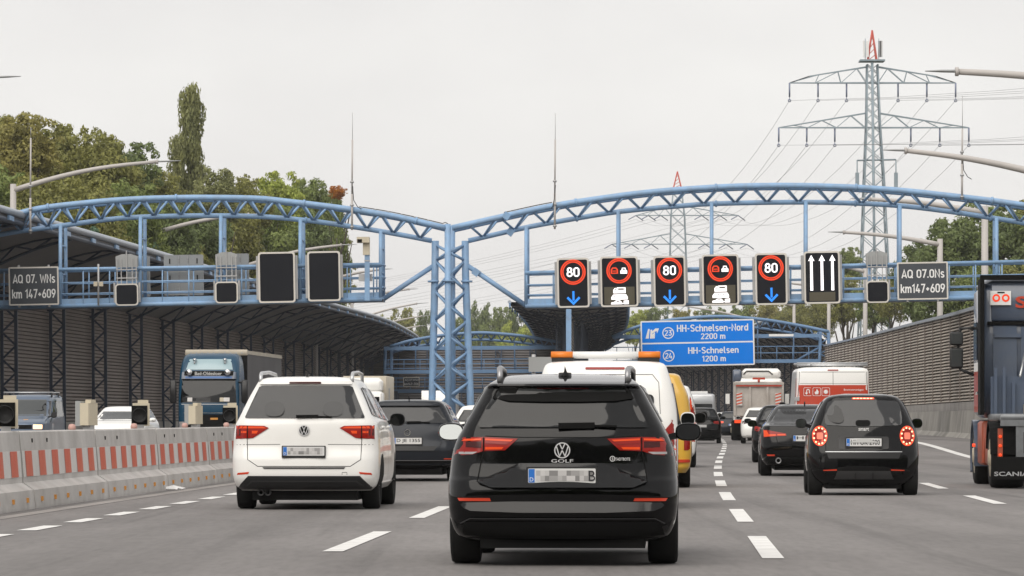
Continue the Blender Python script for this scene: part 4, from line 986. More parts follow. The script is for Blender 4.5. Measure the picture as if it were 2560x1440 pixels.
o = tag(s.build('crumpled_litter', M['white']), 'crumpled white litter at the foot of the barrier', 'litter'); o.location = road_pt(67.5, -8.75, .012)
# ------------------------------------------------------------------ vehicles: bodies lofted from horizontal slices
RN = (9, 7, 14, 7, 7)
def plan(w, yr, yf, br, rr, bf, rf, tr=.985, tf=.93):
    P = []
    rr = min(rr, w*.9); rf = min(rf, w*.9)
    def wy(y):
        L = max(yf-yr, .01); t = (y-yr)/L
        k = 1.0
        if t > .55: k -= (1-tf)*((t-.55)/.45)**2
        if t < .3: k -= (1-tr)*((.3-t)/.3)**2
        return k
    for i in range(RN[0]):
        x = (w-rr)*i/RN[0]; P.append((x, yr+br*(x/w)**2))
    ye = yr+br*((w-rr)/w)**2
    for i in range(RN[1]+1):
        a = math.pi/2*i/RN[1]; P.append((w-rr+rr*math.sin(a), ye+rr*1.1*(1-math.cos(a))))
    yfe = yf-bf*((w-rf)/w)**2; y0, y1 = ye+rr*1.1, yfe-rf*1.1
    for i in range(1, RN[2]): P.append((w, y0+(y1-y0)*i/RN[2]))
    for i in range(RN[3]+1):
        a = math.pi/2*i/RN[3]; P.append((w-rf+rf*math.cos(a), y1+rf*1.1*math.sin(a)))
    for i in range(1, RN[4]+1):
        x = (w-rf)*(1-i/RN[4]); P.append((x, yf-bf*(x/w)**2))
    return [(x*wy(y), y) for x, y in P]
def body_mesh(rows, nz=44, tr=.985, tf=.93):
    rows = sorted(rows); z = [r_[0] for r_ in rows]
    zz = sorted(set([round(a, 5) for a in np.linspace(z[0], z[-1], nz)]+[round(a, 5) for a in z]))
    cols = [pchip(z, [r_[i] for r_ in rows], zz) for i in range(1, 8)]
    mb = MB(); secs = []
    for j, q in enumerate(zz):
        h_ = plan(*[float(c[j]) for c in cols], tr=tr, tf=tf)
        full = [Vector((x, y, q)) for x, y in h_]+[Vector((-x, y, q)) for x, y in h_[-2:0:-1]]
        secs.append(full)
    mb.sweep(secs, closed=True, smooth=True)
    n = len(secs[0]); top = len(mb.v)-n
    c = sum(secs[-1], Vector())/n; mb.v.append(tuple(c)); mb.f += [(top+i, top+(i+1) % n, len(mb.v)-1) for i in range(n)]; mb.sm += [True]*n
    c = sum(secs[0], Vector())/n; mb.v.append(tuple(c)); mb.f += [((i+1) % n, i, len(mb.v)-1) for i in range(n)]; mb.sm += [False]*n
    return mb
def chaikin(p, n=2, keep=()):
    for _ in range(n):
        q = []
        for i in range(len(p)):
            a, b = p[i], p[(i+1) % len(p)]
            q += [(a[0]*.75+b[0]*.25, a[1]*.75+b[1]*.25), (a[0]*.25+b[0]*.75, a[1]*.25+b[1]*.75)]
        p = q
    return p
def mir(p): return [(-a, b) for a, b in p]
class Car:
    def __init__(s, name, label, cat, Y, px, rows, paint, rev=False, o=None, head=None, dz=0.0, group=None, tr=.985, tf=.93, nz=44, sharp=38, x=None):
        X = (px-1280)*Y/F if x is None else x
        sl = slope(Y) if head is None else head
        s.root = thing(name, label, cat, (X, Y, dz), (math.pi if rev else 0)-math.atan(sl), group)
        mb = body_mesh(rows, nz, tr, tf); s.body = mb.build('body', paint, s.root, fix=True, sharp=sharp)
        me = s.body.data; s.bvh = BVHTree.FromPolygons([v.co.copy() for v in me.vertices], [tuple(p.vertices) for p in me.polygons])
        s.paint = paint
    def hit(s, a, b, side):
        if side == 'rear': r_ = s.bvh.ray_cast(Vector((a, -30, b)), Vector((0, 1, 0)))
        elif side == 'front': r_ = s.bvh.ray_cast(Vector((a, 40, b)), Vector((0, -1, 0)))
        elif side == 'right': r_ = s.bvh.ray_cast(Vector((30, a, b)), Vector((-1, 0, 0)))
        elif side == 'left': r_ = s.bvh.ray_cast(Vector((-30, a, b)), Vector((1, 0, 0)))
        else: r_ = s.bvh.ray_cast(Vector((a, b, 30)), Vector((0, 0, -1)))
        if r_[0] is None:
            # outside the outline: nearest point of the skin
            q = s.bvh.find_nearest(Vector((a, 0, b)) if side == 'rear' else (Vector((a, 20, b)) if side == 'front' else (Vector((5, a, b)) if side == 'right' else (Vector((-5, a, b)) if side == 'left' else Vector((a, b, 5))))))
            return q[0]
        return r_[0]
    def panel(s, name, pts, m, side='rear', lift=.004, res=.06, parent=None, back=.02, flatdepth=None, smooth=True, liftf=None, relax=0):
        if 'window' in name or 'windscreen' in name:
            relax = relax or 3; lift = max(lift, .012); res = min(res, .06)
        n = len(pts); P = []
        for i in range(n):
            a, b = Vector(pts[i]), Vector(pts[(i+1) % n]); k = max(1, int((b-a).length/res))
            for j in range(k): P.append(a.lerp(b, j/k))
        nb_ = len(P)
        xs = [p[0] for p in P]; zs = [p[1] for p in P]
        def inside(x, z):
            c = False; j = nb_-1
            for i in range(nb_):
                if (P[i][1] > z) != (P[j][1] > z) and x < (P[j][0]-P[i][0])*(z-P[i][1])/(P[j][1]-P[i][1]+1e-12)+P[i][0]: c = not c
                j = i
            return c
        G = []
        if (max(xs)-min(xs)) > res*1.5 and (max(zs)-min(zs)) > res*1.5:
            for x in np.arange(min(xs)+res*.5, max(xs), res):
                for z in np.arange(min(zs)+res*.5, max(zs), res):
                    if inside(x, z) and min((x-p[0])**2+(z-p[1])**2 for p in P) > (res*.35)**2: G.append(Vector((x, z)))
        r_ = delaunay_2d_cdt(P+G, [], [list(range(nb_))], 1, 1e-5)
        V2, FC = r_[0], r_[2]
        ax = {'rear': Vector((0,-1,0)), 'front': Vector((0,1,0)), 'right': Vector((1,0,0)), 'left': Vector((-1,0,0)), 'top': Vector((0,0,1))}[side]
        pos = [s.hit(v[0], v[1], side).copy() for v in V2]
        if relax:
            nb2 = {}
            for f in FC:
                for i in range(len(f)): nb2.setdefault(f[i], set()).add(f[(i+1) % len(f)]); nb2.setdefault(f[(i+1) % len(f)], set()).add(f[i])
            ec = {}
            for f in FC:
                for i in range(len(f)): e = tuple(sorted((f[i], f[(i+1) % len(f)]))); ec[e] = ec.get(e, 0)+1
            for e, k_ in ec.items():
                if k_ == 1: nb2.pop(e[0], None); nb2.pop(e[1], None)
            di = 1 if side in ('rear', 'front') else 0
            for _ in range(relax):
                d0 = [p[di] for p in pos]
                for i, p in enumerate(pos): p[di] = .4*d0[i]+.6*sum(d0[j] for j in nb2[i])/len(nb2[i]) if i in nb2 else p[di]
        mb = MB(); mb.add([p+ax*(lift if liftf is None else liftf(p)) for p in pos], [tuple(f) for f in FC], smooth)
        cnt = {}
        for f in FC:
            for i in range(len(f)):
                e = (f[i], f[(i+1) % len(f)]); cnt[tuple(sorted(e))] = cnt.get(tuple(sorted(e)), 0)+1
        base = len(mb.v); mb.v += [tuple(p-ax*back) for p in pos]
        for f in FC:
            for i in range(len(f)):
                e = (f[i], f[(i+1) % len(f)])
                if cnt[tuple(sorted(e))] == 1: mb.f.append((e[0], e[1], e[1]+base, e[0]+base)); mb.sm.append(False)
        return mb.build(name, m, parent or s.root, sharp=42)
    def both(s, name, pts, m, side='rear', **k):
        return s.panel(name, pts, m, side, **k), s.panel(name, mir(pts), m, side, **k)
    def wheels(s, track, yr, yf, r_=.32, w_=.21, dark=False, rimr=.62, arch=True, only=None):
        for y in (yr, yf):
            for sx in (-1, 1):
                x = sx*(track-w_/2)
                wh = MB(); wh.lathe([(0,sx*.02),(r_*.16,sx*.03),(r_*.2,-sx*.01),(r_*rimr*.9,sx*0.0),(r_*rimr,sx*.02),(r_*rimr,-sx*.08)], (sx*(w_/2-.06),0,0), 'x', 24)
                for k in range(5):
                    a = k*2*math.pi/5; wh.bar((sx*(w_/2-.04), math.cos(a)*r_*.1, math.sin(a)*r_*.1), (sx*(w_/2-.04), math.cos(a)*r_*rimr*.98, math.sin(a)*r_*rimr*.98), .05, .02)
                o = wh.build('wheel', M['darkrim'] if dark else M['rim'], s.root); o.location = (x, y, r_)
                h_ = w_/2; ty = MB(); ty.lathe([(r_*rimr,-h_*.8),(r_*.8,-h_),(r_*.95,-h_*.94),(r_*.995,-h_*.74),(r_,0),(r_*.995,h_*.74),(r_*.95,h_*.94),(r_*.8,h_),(r_*rimr,h_*.8)], (0,0,0), 'x', 32)
                ty.build('tyre', M['rubber'], o)
                if arch:
                    sd = 'right' if sx > 0 else 'left'; ra = r_*1.13
                    pts = [(y+ra*math.cos(a), r_+ra*math.sin(a)) for a in np.linspace(-.55, math.pi+.55, 22)]
                    pts = [(a, max(b, s.zmin+.01)) for a, b in pts]
                    s.panel('wheel_arch', pts, M['matblack'], sd, lift=.002, res=.06, back=.01)
    zmin = .2
    def underbody(s, w_, y0, y1, z0, z1): boxp(s.root, 'underbody', (0, (y0+y1)/2, (z0+z1)/2), (2*w_, y1-y0, z1-z0), M['matblack'])
    def mirrors(s, x, y, z, w_=.22, h_=.15, cap=None, glass='mirror', sides=(-1, 1), front=False, tilt=0.0):
        for sx in sides:
            prof = []; d = -1 if not front else 1
            mb = MB(); secs = []
            for t, k in ((0, .93), (.03, 1.0), (.07, .95), (.12, .6), (.14, .15)):
                secs.append([Vector((sx*x+w_/2*k*math.copysign(abs(math.cos(a))**.75, math.cos(a)), y-d*t, z+h_/2*k*math.copysign(abs(math.sin(a))**.75, math.sin(a)))) for a in np.linspace(0, 2*math.pi, 20, endpoint=False)])
            mb.sweep(secs, closed=True, smooth=True); mb.f.append(tuple(range(20))); mb.sm.append(False)
            o = mb.build('wing_mirror', cap or s.paint, s.root)
            gp = [(sx*x+w_*.44*math.copysign(abs(math.cos(a))**.75, math.cos(a)), z+h_*.42*math.copysign(abs(math.sin(a))**.75, math.sin(a))) for a in np.linspace(0, 2*math.pi, 20, endpoint=False)]
            if not front:
                q_ = MB(); q_.add([(a, y-.004-(h_*.42*abs(tilt))+(b-z)*tilt, b) for a, b in gp], [tuple(range(len(gp)))]); q_.build('mirror_glass', M[glass], o, fix=False)
            MB().bar((sx*(x-w_*.45), y+.02, z-h_*.2), (sx*(x-w_*.9), y+.05, z-h_*.35), .06, .05).build('mirror_arm', M['black'], o)
    def plate(s, z, w_=.52, h_=.112, txt=None, side='rear', y=None, x=0.0, smear=None, holder=True):
        p = s.hit(x, z, side); sg = -1 if side == 'rear' else 1
        yy_ = (p.y if y is None else y)+sg*.022
        if holder: solid(rrect(x-w_/2-.015, x+w_/2+.015, z-h_/2-.028, z+h_/2+.012, .01), yy_-.012, yy_+.03, 'plate_holder', M['black'], s.root)
        o = solid(rrect(x-w_/2, x+w_/2, z-h_/2, z+h_/2, .008), yy_+sg*.018, yy_+sg*.0125, 'number_plate', M['plate'], s.root)
        yf_ = yy_+sg*.0205
        l = x-(w_/2)*(-sg)*1
        e0, e1 = (x-w_/2+.004, x-w_/2+.05) if side == 'rear' else (x+w_/2-.05, x+w_/2-.004)
        flat([(e0, z-h_/2+.004), (e1, z-h_/2+.004), (e1, z+h_/2-.004), (e0, z+h_/2-.004)], yf_, 'euro_band', M['plateblue'], o)
        text('D', M['white'], o, ((e0+e1)/2, yf_+sg*.002, z-h_*.25), hgt=.03, face=side, name='country_letter')
        if txt: text(txt, M['ink'], o, (x+.022, yf_, z), wid=w_*.82, hgt=h_*.68, face=side, bold=.01)
        if smear:
            rg = random.Random(smear); 
            n = 13
            for i in range(n):
                for j in range(2):
                    x0 = x-w_/2+.062+i*(w_-.085)/n; g_ = rg.choice([.22,.32,.42,.5,.55])
                    key = 'smear%d' % int(g_*100)
                    if key not in M: M[key] = mat(key, (g_, g_*.98, g_*.97), .5)
                    flat([(x0, z-h_*.36+j*h_*.36), (x0+(w_-.085)/n, z-h_*.36+j*h_*.36), (x0+(w_-.085)/n, z+j*h_*.36), (x0, z+j*h_*.36)], yf_, 'blurred_patch', M[key], o)
        return o
    def seam(s, pts, side='rear', wd=.008, m='matblack', lift=.002, closed=False, name='panel_gap'):
        """a thin dark gap drawn as a strip along a polyline"""
        q = [Vector(p) for p in pts]; A = []; B = []
        seg = []
        for i in range(len(q)-1+(1 if closed else 0)):
            a, b = q[i], q[(i+1) % len(q)]; k = max(1, int((b-a).length/.05))
            seg += [a.lerp(b, j/k) for j in range(k)]
        if not closed: seg.append(q[-1])
        ax = {'rear': Vector((0,-1,0)), 'front': Vector((0,1,0)), 'right': Vector((1,0,0)), 'left': Vector((-1,0,0))}[side]
        mb = MB(); secs = []
        for i, p in enumerate(seg):
            t = (seg[min(i+1, len(seg)-1)]-seg[max(i-1, 0)]); t.normalize(); nn = Vector((-t.y, t.x))*wd/2
            secs.append([s.hit(*(p+nn), side)+ax*lift, s.hit(*(p-nn), side)+ax*lift])
        mb.sweep(secs); return mb.build(name, M[m] if isinstance(m, str) else m, s.root, fix=False)
    def wiper(s, x0, x1, z, th=.03, x2=None, z2=None):
        ya = s.hit(x0, z, 'rear').y-.03; yb = s.hit(x1, z, 'rear').y-.03
        mb = MB(); mb.bar((x0, ya, z), (x0+(x1-x0)*.62, ya*.38+yb*.62, z+.004), .03, th); mb.bar((x0+(x1-x0)*.6, ya*.4+yb*.6, z), (x1, yb, z-.004), .02, th*.35)
        return mb.build('rear_wiper', M['matblack'], s.root)
def vw_badge(c, x, z, r_, face='rear'):
    sg = -1 if face == 'rear' else 1
    y = c.hit(x, z, face).y+sg*.016
    o = solid(circ(x, z, r_), y, y-sg*.02, 'badge', M['matblack'], c.root)
    yy_ = y+sg*.003
    ringpoly(circ(x, z, r_, n=32), circ(x, z, r_*.86, n=32), yy_).build('badge_ring', M['badge'], o, fix=False)
    mb = MB()
    def st(a, b, t=.13):
        a, b = Vector(a)*r_, Vector(b)*r_; d = (b-a).normalized(); n = Vector((-d.y, d.x))*t*r_/2
        mb.add([(x+p.x, yy_+sg*.001, z+p.y) for p in (a+n, b+n, b-n, a-n)], [(0,1,2,3)])
    st((-.33,.82), (0,.12)); st((.33,.82), (0,.12))
    st((-.72,.48), (-.34,-.78)); st((.72,.48), (.34,-.78)); st((-.36,-.76), (0,.0)); st((.36,-.76), (0,.0))
    mb.build('badge_letters', M['badge'], o, fix=False)
    return o
# ------------------------------------------------------------------ paints
M['p_black'] = mat('paint_black', (.003,.003,.0035), .06, spec=.3)
M['p_gloss'] = mat('paint_black_panel', (.004,.004,.0045), .1, spec=.36)
M['p_white'] = mat('paint_white', (.83,.825,.80), .3, coat=.5, dirt=(.62,.60,.55), dscale=1.2, damt=.25)
M['p_grey'] = mat('paint_dark_grey', (.017,.02,.026), .2, metal=.2, spec=.3)
M['p_silver'] = mat('paint_silver', (.4,.41,.42), .3, metal=.5, coat=.7)
M['p_yellow'] = mat('paint_yellow', (.62,.36,.035), .35, coat=.6)
M['p_blue'] = mat('paint_steel_blue', (.075,.11,.17), .35, metal=.2, coat=.6)
M['p_teal'] = mat('paint_teal', (.006,.05,.10), .25, spec=.5)
M['p_navy'] = mat('paint_navy', (.075,.10,.15), .35, coat=.5, dirt=(.13,.14,.16), dscale=1.4, damt=.5)
M['p_red'] = mat('paint_red', (.5,.05,.02), .4, coat=.4)
M['p_orange'] = mat('chassis_orange', (.38,.07,.03), .5, dirt=(.12,.05,.03), dscale=3, damt=.6)
M['cream'] = mat('cream_panel', (.5,.45,.36), .6, dirt=(.33,.28,.22), dscale=1.5, damt=.5)
M['curtain'] = mat('grey_tarpaulin', (.085,.082,.084), .7, var=.15, vscale=.6)
M['rail'] = mat('roof_rail', (.34,.34,.35), .35, metal=.7)
M['plastic'] = mat('grey_plastic', (.03,.03,.031), .6)
M['p_dirty'] = mat('dirty_white_steel', (.5,.46,.42), .6, dirt=(.27,.22,.18), dscale=1.3, damt=.65, var=.1)
M['silver'] = mat('aluminium', (.55,.56,.57), .35, metal=.7, dirt=(.3,.3,.3), dscale=5, damt=.5)
M['hub'] = mat('hub_cream', (.5,.44,.34), .6, dirt=(.25,.2,.15), dscale=6, damt=.6)
# ------------------------------------------------------------------ black estate car in the middle
def row(z, w_, yr, yf, br=.1, rr=.2, bf=.25, rf=.35): return (z, w_, yr, yf, br, rr, bf, rf)
c = Car('estate_car', 'black estate car with roof rails straight ahead, nearest vehicle', 'car', 32.7, 1405, [
    row(.19,.76,.22,4.45,.12,.2), row(.235,.83,.10,4.52,.12,.2), row(.32,.872,.05,4.58,.12,.22), row(.42,.893,.02,4.62,.12,.22), row(.56,.902,.0,4.63,.13,.24), row(.66,.90,.015,4.62,.14,.25), row(.70,.895,.055,4.6,.14,.25),
    row(.80,.885,.085,4.52,.15,.24), row(.92,.862,.089,4.3,.16,.22), row(1.0,.83,.098,3.9,.16,.2,.2,.3), row(1.05,.80,.118,3.55,.15,.17,.2,.25), row(1.10,.775,.145,3.4,.14,.15,.2,.25), row(1.25,.69,.23,3.0,.13,.13,.2,.2), row(1.38,.615,.30,2.72,.12,.12,.2,.2),
    row(1.40,.598,.255,2.66,.11,.12,.2,.2), row(1.412,.59,.265,2.62,.1,.12,.2,.2), row(1.435,.565,.42,2.5,.1,.13,.2,.2), row(1.465,.525,.72,2.4,.1,.15,.2,.2), row(1.49,.44,1.05,2.25,.12,.2,.2,.2), row(1.502,.30,1.35,2.1,.12,.2,.2,.2), row(1.506,.15,1.5,1.9,.1,.1,.2,.1)], M['p_black'], nz=60)
c.zmin = .28
c.panel('rear_window', chaikin([(-.515,1.385),(.515,1.385),(.672,1.075),(-.672,1.075)], 1)[0:0] or [(-.49,1.392),(.49,1.392),(.525,1.365),(.66,1.10),(.645,1.078),(-.645,1.078),(-.66,1.10),(-.525,1.365)], M['glass'], lift=.006)
c.panel('dark_interior_band', [(-.487,1.389),(.487,1.389),(.522,1.362),(.552,1.305),(.42,1.283),(.15,1.277),(-.15,1.277),(-.42,1.283),(-.552,1.305),(-.522,1.362)], M['matblack'], lift=.034, back=.005, res=.04)  # matt strip painting the dark interior and reflection across the upper glass
c.panel('brake_light', [(-.2,1.384),(.2,1.384),(.2,1.372),(-.2,1.372)], M['lampdark'], lift=.04)
lt = [(-.345,.99),(-.60,1.003),(-.775,1.0),(-.838,.955),(-.853,.858),(-.70,.866),(-.62,.893),(-.444,.90)]
li = [(-.375,.98),(-.60,.99),(-.60,.955),(-.435,.945)]; lo_ = [(-.63,.99),(-.765,.987),(-.815,.945),(-.82,.925),(-.70,.955),(-.63,.95)]
lb = [(-.455,.925),(-.60,.925),(-.60,.905),(-.47,.907)]; lw = [(-.66,.888),(-.81,.888),(-.81,.87),(-.70,.87)]; lm = [(-.63,.905),(-.74,.925),(-.80,.92),(-.815,.90),(-.64,.898)]
for mm in (lambda p: p, mir):
    o = c.panel('tail_light', mm(lt), M['lampred'], lift=.008, back=.03)
    c.panel('light_guide', mm(li), M['lampred'], lift=.011, parent=o, res=.05); 
    c.panel('light_guide', mm([(-.38,.982),(-.60,.992),(-.60,.977),(-.40,.968)]), M['lamporange'], lift=.013, parent=o, res=.05)
    c.panel('light_guide', mm([(-.63,.992),(-.765,.989),(-.79,.972),(-.63,.977)]), M['lamporange'], lift=.013, parent=o, res=.05)
    c.panel('light_guide', mm(lb), M['lamporange'], lift=.013, parent=o, res=.05); c.panel('dark_inset', mm([(-.63,.968),(-.755,.965),(-.755,.925),(-.63,.918)]), M['lampdark'], lift=.011, parent=o, res=.05)
    c.panel('reverse_lens', mm(lw), M['lampwhite'], lift=.012, parent=o, res=.05)
    c.panel('light_gap', mm([(-.608,1.0),(-.618,1.0),(-.618,.896),(-.608,.896)]), M['matblack'], lift=.014, parent=o, res=.05)
    c.panel('reflector', mm([(-.815,.531),(-.56,.531),(-.55,.508),(-.80,.508)]), M['reflector'], lift=.006)
    c.panel('bumper_end', mm([(-.85,.36),(-.80,.24),(-.60,.24),(-.60,.30),(-.72,.31)]), M['matblack'], lift=.004)
vw_badge(c, 0, .90, .062)
text('GOLF', M['badge'], c.root, (0, c.hit(0, .818, 'rear').y-.008, .818), wid=.17, hgt=.026, name='model_lettering', bold=.01)
y_ = c.hit(.45, .833, 'rear').y-.02; text('STADTBOTE', M['white'], c.root, (.462, y_, .832), wid=.125, hgt=.022); ring(.388, .835, .017, .021, y_, 'emblem_ring', M['white'], c.root); text('S', M['white'], c.root, (.388, y_, .835), hgt=.022, name='emblem_letter')
c.panel('tailgate_recess', [(-.335,.80),(.335,.80),(.66,.66),(.55,.615),(-.55,.615),(-.66,.66)], M['p_gloss'], res=.04, liftf=lambda p: .006+.085*max(0,(.80-p.z)/.185), relax=2)
c.plate(.705, txt=None, smear=5, y=c.hit(0,.705,'rear').y-.062)
text('B', M['ink'], c.root, (.232, c.hit(0,.705,'rear').y-.108, .705), hgt=.08, wid=.05, name='plate_letter')
text('HANSETRANS Unternehmensgruppe', M['white'], c.root, (0, c.hit(0,.705,'rear').y-.1, .633), wid=.24, hgt=.012, name='holder_lettering')
c.seam([(-.6,1.01),(-.3,1.0),(.3,1.0),(.6,1.01)], wd=.006); c.seam([(-.615,.895),(-.66,.66),(-.55,.613),(.55,.613),(.66,.66),(.615,.895)], wd=.009)
c.panel('bumper_shelf', chaikin([(-.76,.505),(.76,.505),(.80,.47),(.68,.42),(-.68,.42),(-.80,.47)],1), M['p_gloss'], res=.04, back=.03, liftf=lambda p: .004+.05*max(0,(.505-p.z)/.085))
c.panel('diffuser', [(-.76,.345),(.76,.345),(.80,.215),(-.80,.215)], M['matblack'], lift=.01, back=.03)
c.panel('chrome_trim', [(-.72,.375),(.72,.375),(.80,.335),(.79,.330),(.715,.368),(-.715,.368),(-.79,.330),(-.80,.335)], M['plastic'], lift=.02)
c.wiper(-.03, .42, 1.09, .045)
c.underbody(.64, .2, 4.3, .14, .3)
c.wheels(.897, .85, 3.52, .325, .24, dark=True)
c.mirrors(.985, 2.5, 1.035, .215, .15, cap=M['p_black'], sides=(-1,), tilt=.24); c.mirrors(.985, 2.5, 1.035, .215, .15, cap=M['p_black'], sides=(1,), glass='glassgrey')  # left tilted to catch sky; right's dark reflection put into darker glass
for sx in (-1, 1):
    rods(c.root, 'roof_rail', [(sx*.50,.50,1.43),(sx*.50,.52,1.50),(sx*.505,.58,1.535),(sx*.515,1.0,1.545),(sx*.525,1.6,1.545),(sx*.53,2.2,1.535),(sx*.53,2.3,1.42)], .023, M['rail'], 8)
    for a, b in ((.62,1.5),(1.55,2.5)):
        t = [(a,1.12),(b,1.12),(b-.05-(b-2.2 if b>2.2 else 0)*.4,1.40),(a+.12,1.41)]
        c.panel('side_window', t, M['glass'], 'right' if sx > 0 else 'left', lift=.004, res=.15)
za = c.hit(0,.95,'top').z; s_ = MB(); s_.sweep([[Vector((0,.9,za)) + Vector((dx, dy, dz)) for dx, dy, dz in ((-.035*k,0,0),(0,-.01,.085*h),(.035*k,0,0),(0,.16*k,0))] for k, h in ((1,.0),(.8,.5),(.35,.95),(.1,1))], closed=True); s_.build('roof_antenna', M['black'], c.root)
MB().lathe([(.0,.05),(.05,.045),(.055,.0)], (0,.95,za-.02), 'z', 14).build('antenna_base', M['black'], c.root)
# ------------------------------------------------------------------ white people carrier on the left
c = Car('people_carrier', 'white people carrier with silver roof rails in the left lane', 'car', 53.0, 759, [
    row(.24,.82,.14,4.38,.1,.2), row(.30,.885,.05,4.46,.1,.22), row(.45,.925,.0,4.52,.11,.22), row(.62,.93,.01,4.53,.11,.22), row(.80,.925,.05,4.50,.12,.22), row(.95,.915,.06,4.36,.12,.2), row(1.07,.892,.07,4.05,.12,.18), row(1.14,.855,.085,3.75,.12,.16), row(1.2,.825,.10,3.6,.12,.15),
    row(1.4,.73,.19,3.1,.11,.13), row(1.56,.645,.27,2.75,.1,.12), row(1.60,.62,.27,2.65,.1,.12), row(1.635,.585,.30,2.5,.1,.12), row(1.66,.50,.40,2.3,.1,.15), row(1.672,.34,.6,2.0,.1,.2), row(1.676,.15,.9,1.8,.1,.12)], M['p_white'], nz=56)
c.zmin = .26
c.panel('rear_window', [(-.555,1.555),(.555,1.555),(.59,1.54),(.752,1.165),(.745,1.15),(-.745,1.15),(-.752,1.165),(-.59,1.54)], M['glassgrey'], lift=.006)
for q in (-.38,.36): c.panel('headrest', chaikin([(q-.13,1.17),(q-.12,1.36),(q+.12,1.36),(q+.13,1.17)],2), M['glassfaint'], lift=.022, back=.0, res=.06)
c.panel('spoiler_lip', [(-.60,1.615),(.60,1.615),(.635,1.575),(-.635,1.575)], M['p_white'], lift=.03, back=.05); c.panel('brake_light', rrect(-.2,.2,1.58,1.605,.01), M['lampdark'], lift=.036)
tl = [(-.875,.885),(-.872,1.06),(-.50,1.052),(-.445,1.025),(-.645,.90)]
for mm in (lambda p: p, mir):
    o = c.panel('tail_light', mm(tl), M['lampred'], lift=.01, back=.04)
    c.panel('light_guide', mm([(-.865,1.05),(-.52,1.043),(-.47,1.02),(-.865,1.02)]), M['lamporange'], lift=.013, parent=o); c.panel('light_guide', mm([(-.80,.985),(-.73,.985),(-.73,.962),(-.80,.962)]), M['lamporange'], lift=.013, parent=o); c.panel('light_guide', mm([(-.66,.99),(-.58,.99),(-.60,.955),(-.66,.955)]), M['lamporange'], lift=.013, parent=o)
    c.panel('dark_inset', mm([(-.865,1.01),(-.81,1.01),(-.81,.93),(-.865,.93)]), M['lampdark'], lift=.012, parent=o)
    c.panel('reverse_lens', mm([(-.865,.915),(-.70,.915),(-.70,.895),(-.865,.892)]), M['lampred'], lift=.012, parent=o)
    c.panel('light_gap', mm([(-.712,1.056),(-.724,1.056),(-.724,.892),(-.712,.892)]), M['matblack'], lift=.015, parent=o)
    c.panel('reflector', mm([(-.84,.462),(-.69,.475),(-.70,.45),(-.85,.435)]), M['reflector'], lift=.008)
vw_badge(c, 0, .995, .066)
c.plate(.735, smear=3)
c.seam([(-.72,.89),(-.71,.63),(-.58,.545),(.58,.545),(.71,.63),(.72,.89)], wd=.008); c.seam([(-.86,.815),(-.3,.82)], wd=.006, m='plastic'); c.seam([(.3,.82),(.86,.815)], wd=.006, m='plastic')
c.panel('loading_edge', [(-.52,.535),(.52,.535),(.5,.515),(-.5,.515)], M['plastic'], lift=.008)
c.panel('lower_bumper', [(-.70,.425),(.70,.425),(.845,.28),(.82,.25),(-.82,.25),(-.845,.28)], M['black'], lift=.03, back=.05); c.panel('chrome_trim', [(-.66,.365),(.66,.365),(.745,.30),(.73,.29),(.65,.35),(-.65,.35),(-.73,.29),(-.745,.30)], M['plastic'], lift=.04)
c.seam([(.48,.44),(.48,.47),(.54,.47),(.54,.44)], wd=.006, m='plastic')
c.wiper(-.1, .35, 1.17, .035)
c.underbody(.66, .2, 4.2, .12, .3)
for x in (-.55, -.46): MB().lathe([(.02,.02),(.035,0),(.042,0),(.042,.2)], (x,.12,.215), 'y', 14).build('exhaust_pipe', M['black'], c.root)
c.wheels(.905, .86, 3.65, .328, .225, dark=True)
for sx, sd in ((1,'right'), (-1,'left')):
    c.panel('side_window', [(.42,1.2),(.95,1.17),(.95,1.50),(.72,1.53)], M['glass'], sd, lift=.005, res=.12); c.panel('side_window', [(1.0,1.17),(1.95,1.14),(1.93,1.53),(1.0,1.54)], M['glass'], sd, lift=.005, res=.15)
    c.panel('side_window', [(2.0,1.14),(3.1,1.12),(2.5,1.5),(1.98,1.53)], M['glass'], sd, lift=.005, res=.15)
    c.seam([(1.0,.35),(1.0,1.1)], sd, .01); c.seam([(2.0,.35),(2.0,1.1)], sd, .01)
    for y in (1.25, 2.25): c.panel('door_handle', rrect(y,y+.2,1.02,1.05,.01), M['p_white'], sd, lift=.03)
    c.panel('sill', [(1.2,.25),(3.2,.25),(3.2,.33),(1.2,.33)], M['p_white'], sd, lift=.02)
    rods(c.root, 'roof_rail', [(sx*.575,.40,1.60),(sx*.578,.44,1.68),(sx*.578,.54,1.715),(sx*.575,1.5,1.735),(sx*.565,2.3,1.715),(sx*.56,2.45,1.6)], .024, M['silver'], 8)
c.mirrors(1.0, 2.75, 1.13, .2, .17, cap=M['black'], glass='glass')
MB().box((0,.6,1.69),(.03,.1,.04)).build('roof_antenna', M['black'], c.root)
# ------------------------------------------------------------------ small black city car with lit brake lights
c = Car('city_car', 'small black two-seater with lit ring-shaped brake lights on the right', 'car', 62.8, 2160, [
    row(.16,.66,.14,2.5,.1,.2), row(.26,.76,.05,2.58,.1,.22), row(.40,.815,.0,2.66,.12,.25), row(.62,.83,.01,2.68,.13,.26), row(.80,.82,.06,2.62,.14,.26), row(.95,.80,.09,2.45,.14,.25), row(1.03,.765,.11,2.3,.13,.22), row(1.1,.735,.14,2.2,.12,.2), row(1.3,.645,.25,1.9,.12,.16), row(1.41,.575,.31,1.75,.12,.16), row(1.455,.53,.33,1.65,.12,.16), row(1.49,.45,.40,1.5,.12,.2), row(1.51,.28,.6,1.3,.12,.2), row(1.514,.12,.8,1.1,.1,.1)], M['p_black'], nz=50)
c.zmin = .2
c.panel('rear_window', chaikin([(-.58,1.09),(-.545,1.38),(-.44,1.415),(.44,1.415),(.545,1.38),(.58,1.09),(.53,1.03),(-.53,1.03)], 1), M['glassgrey'], lift=.006)
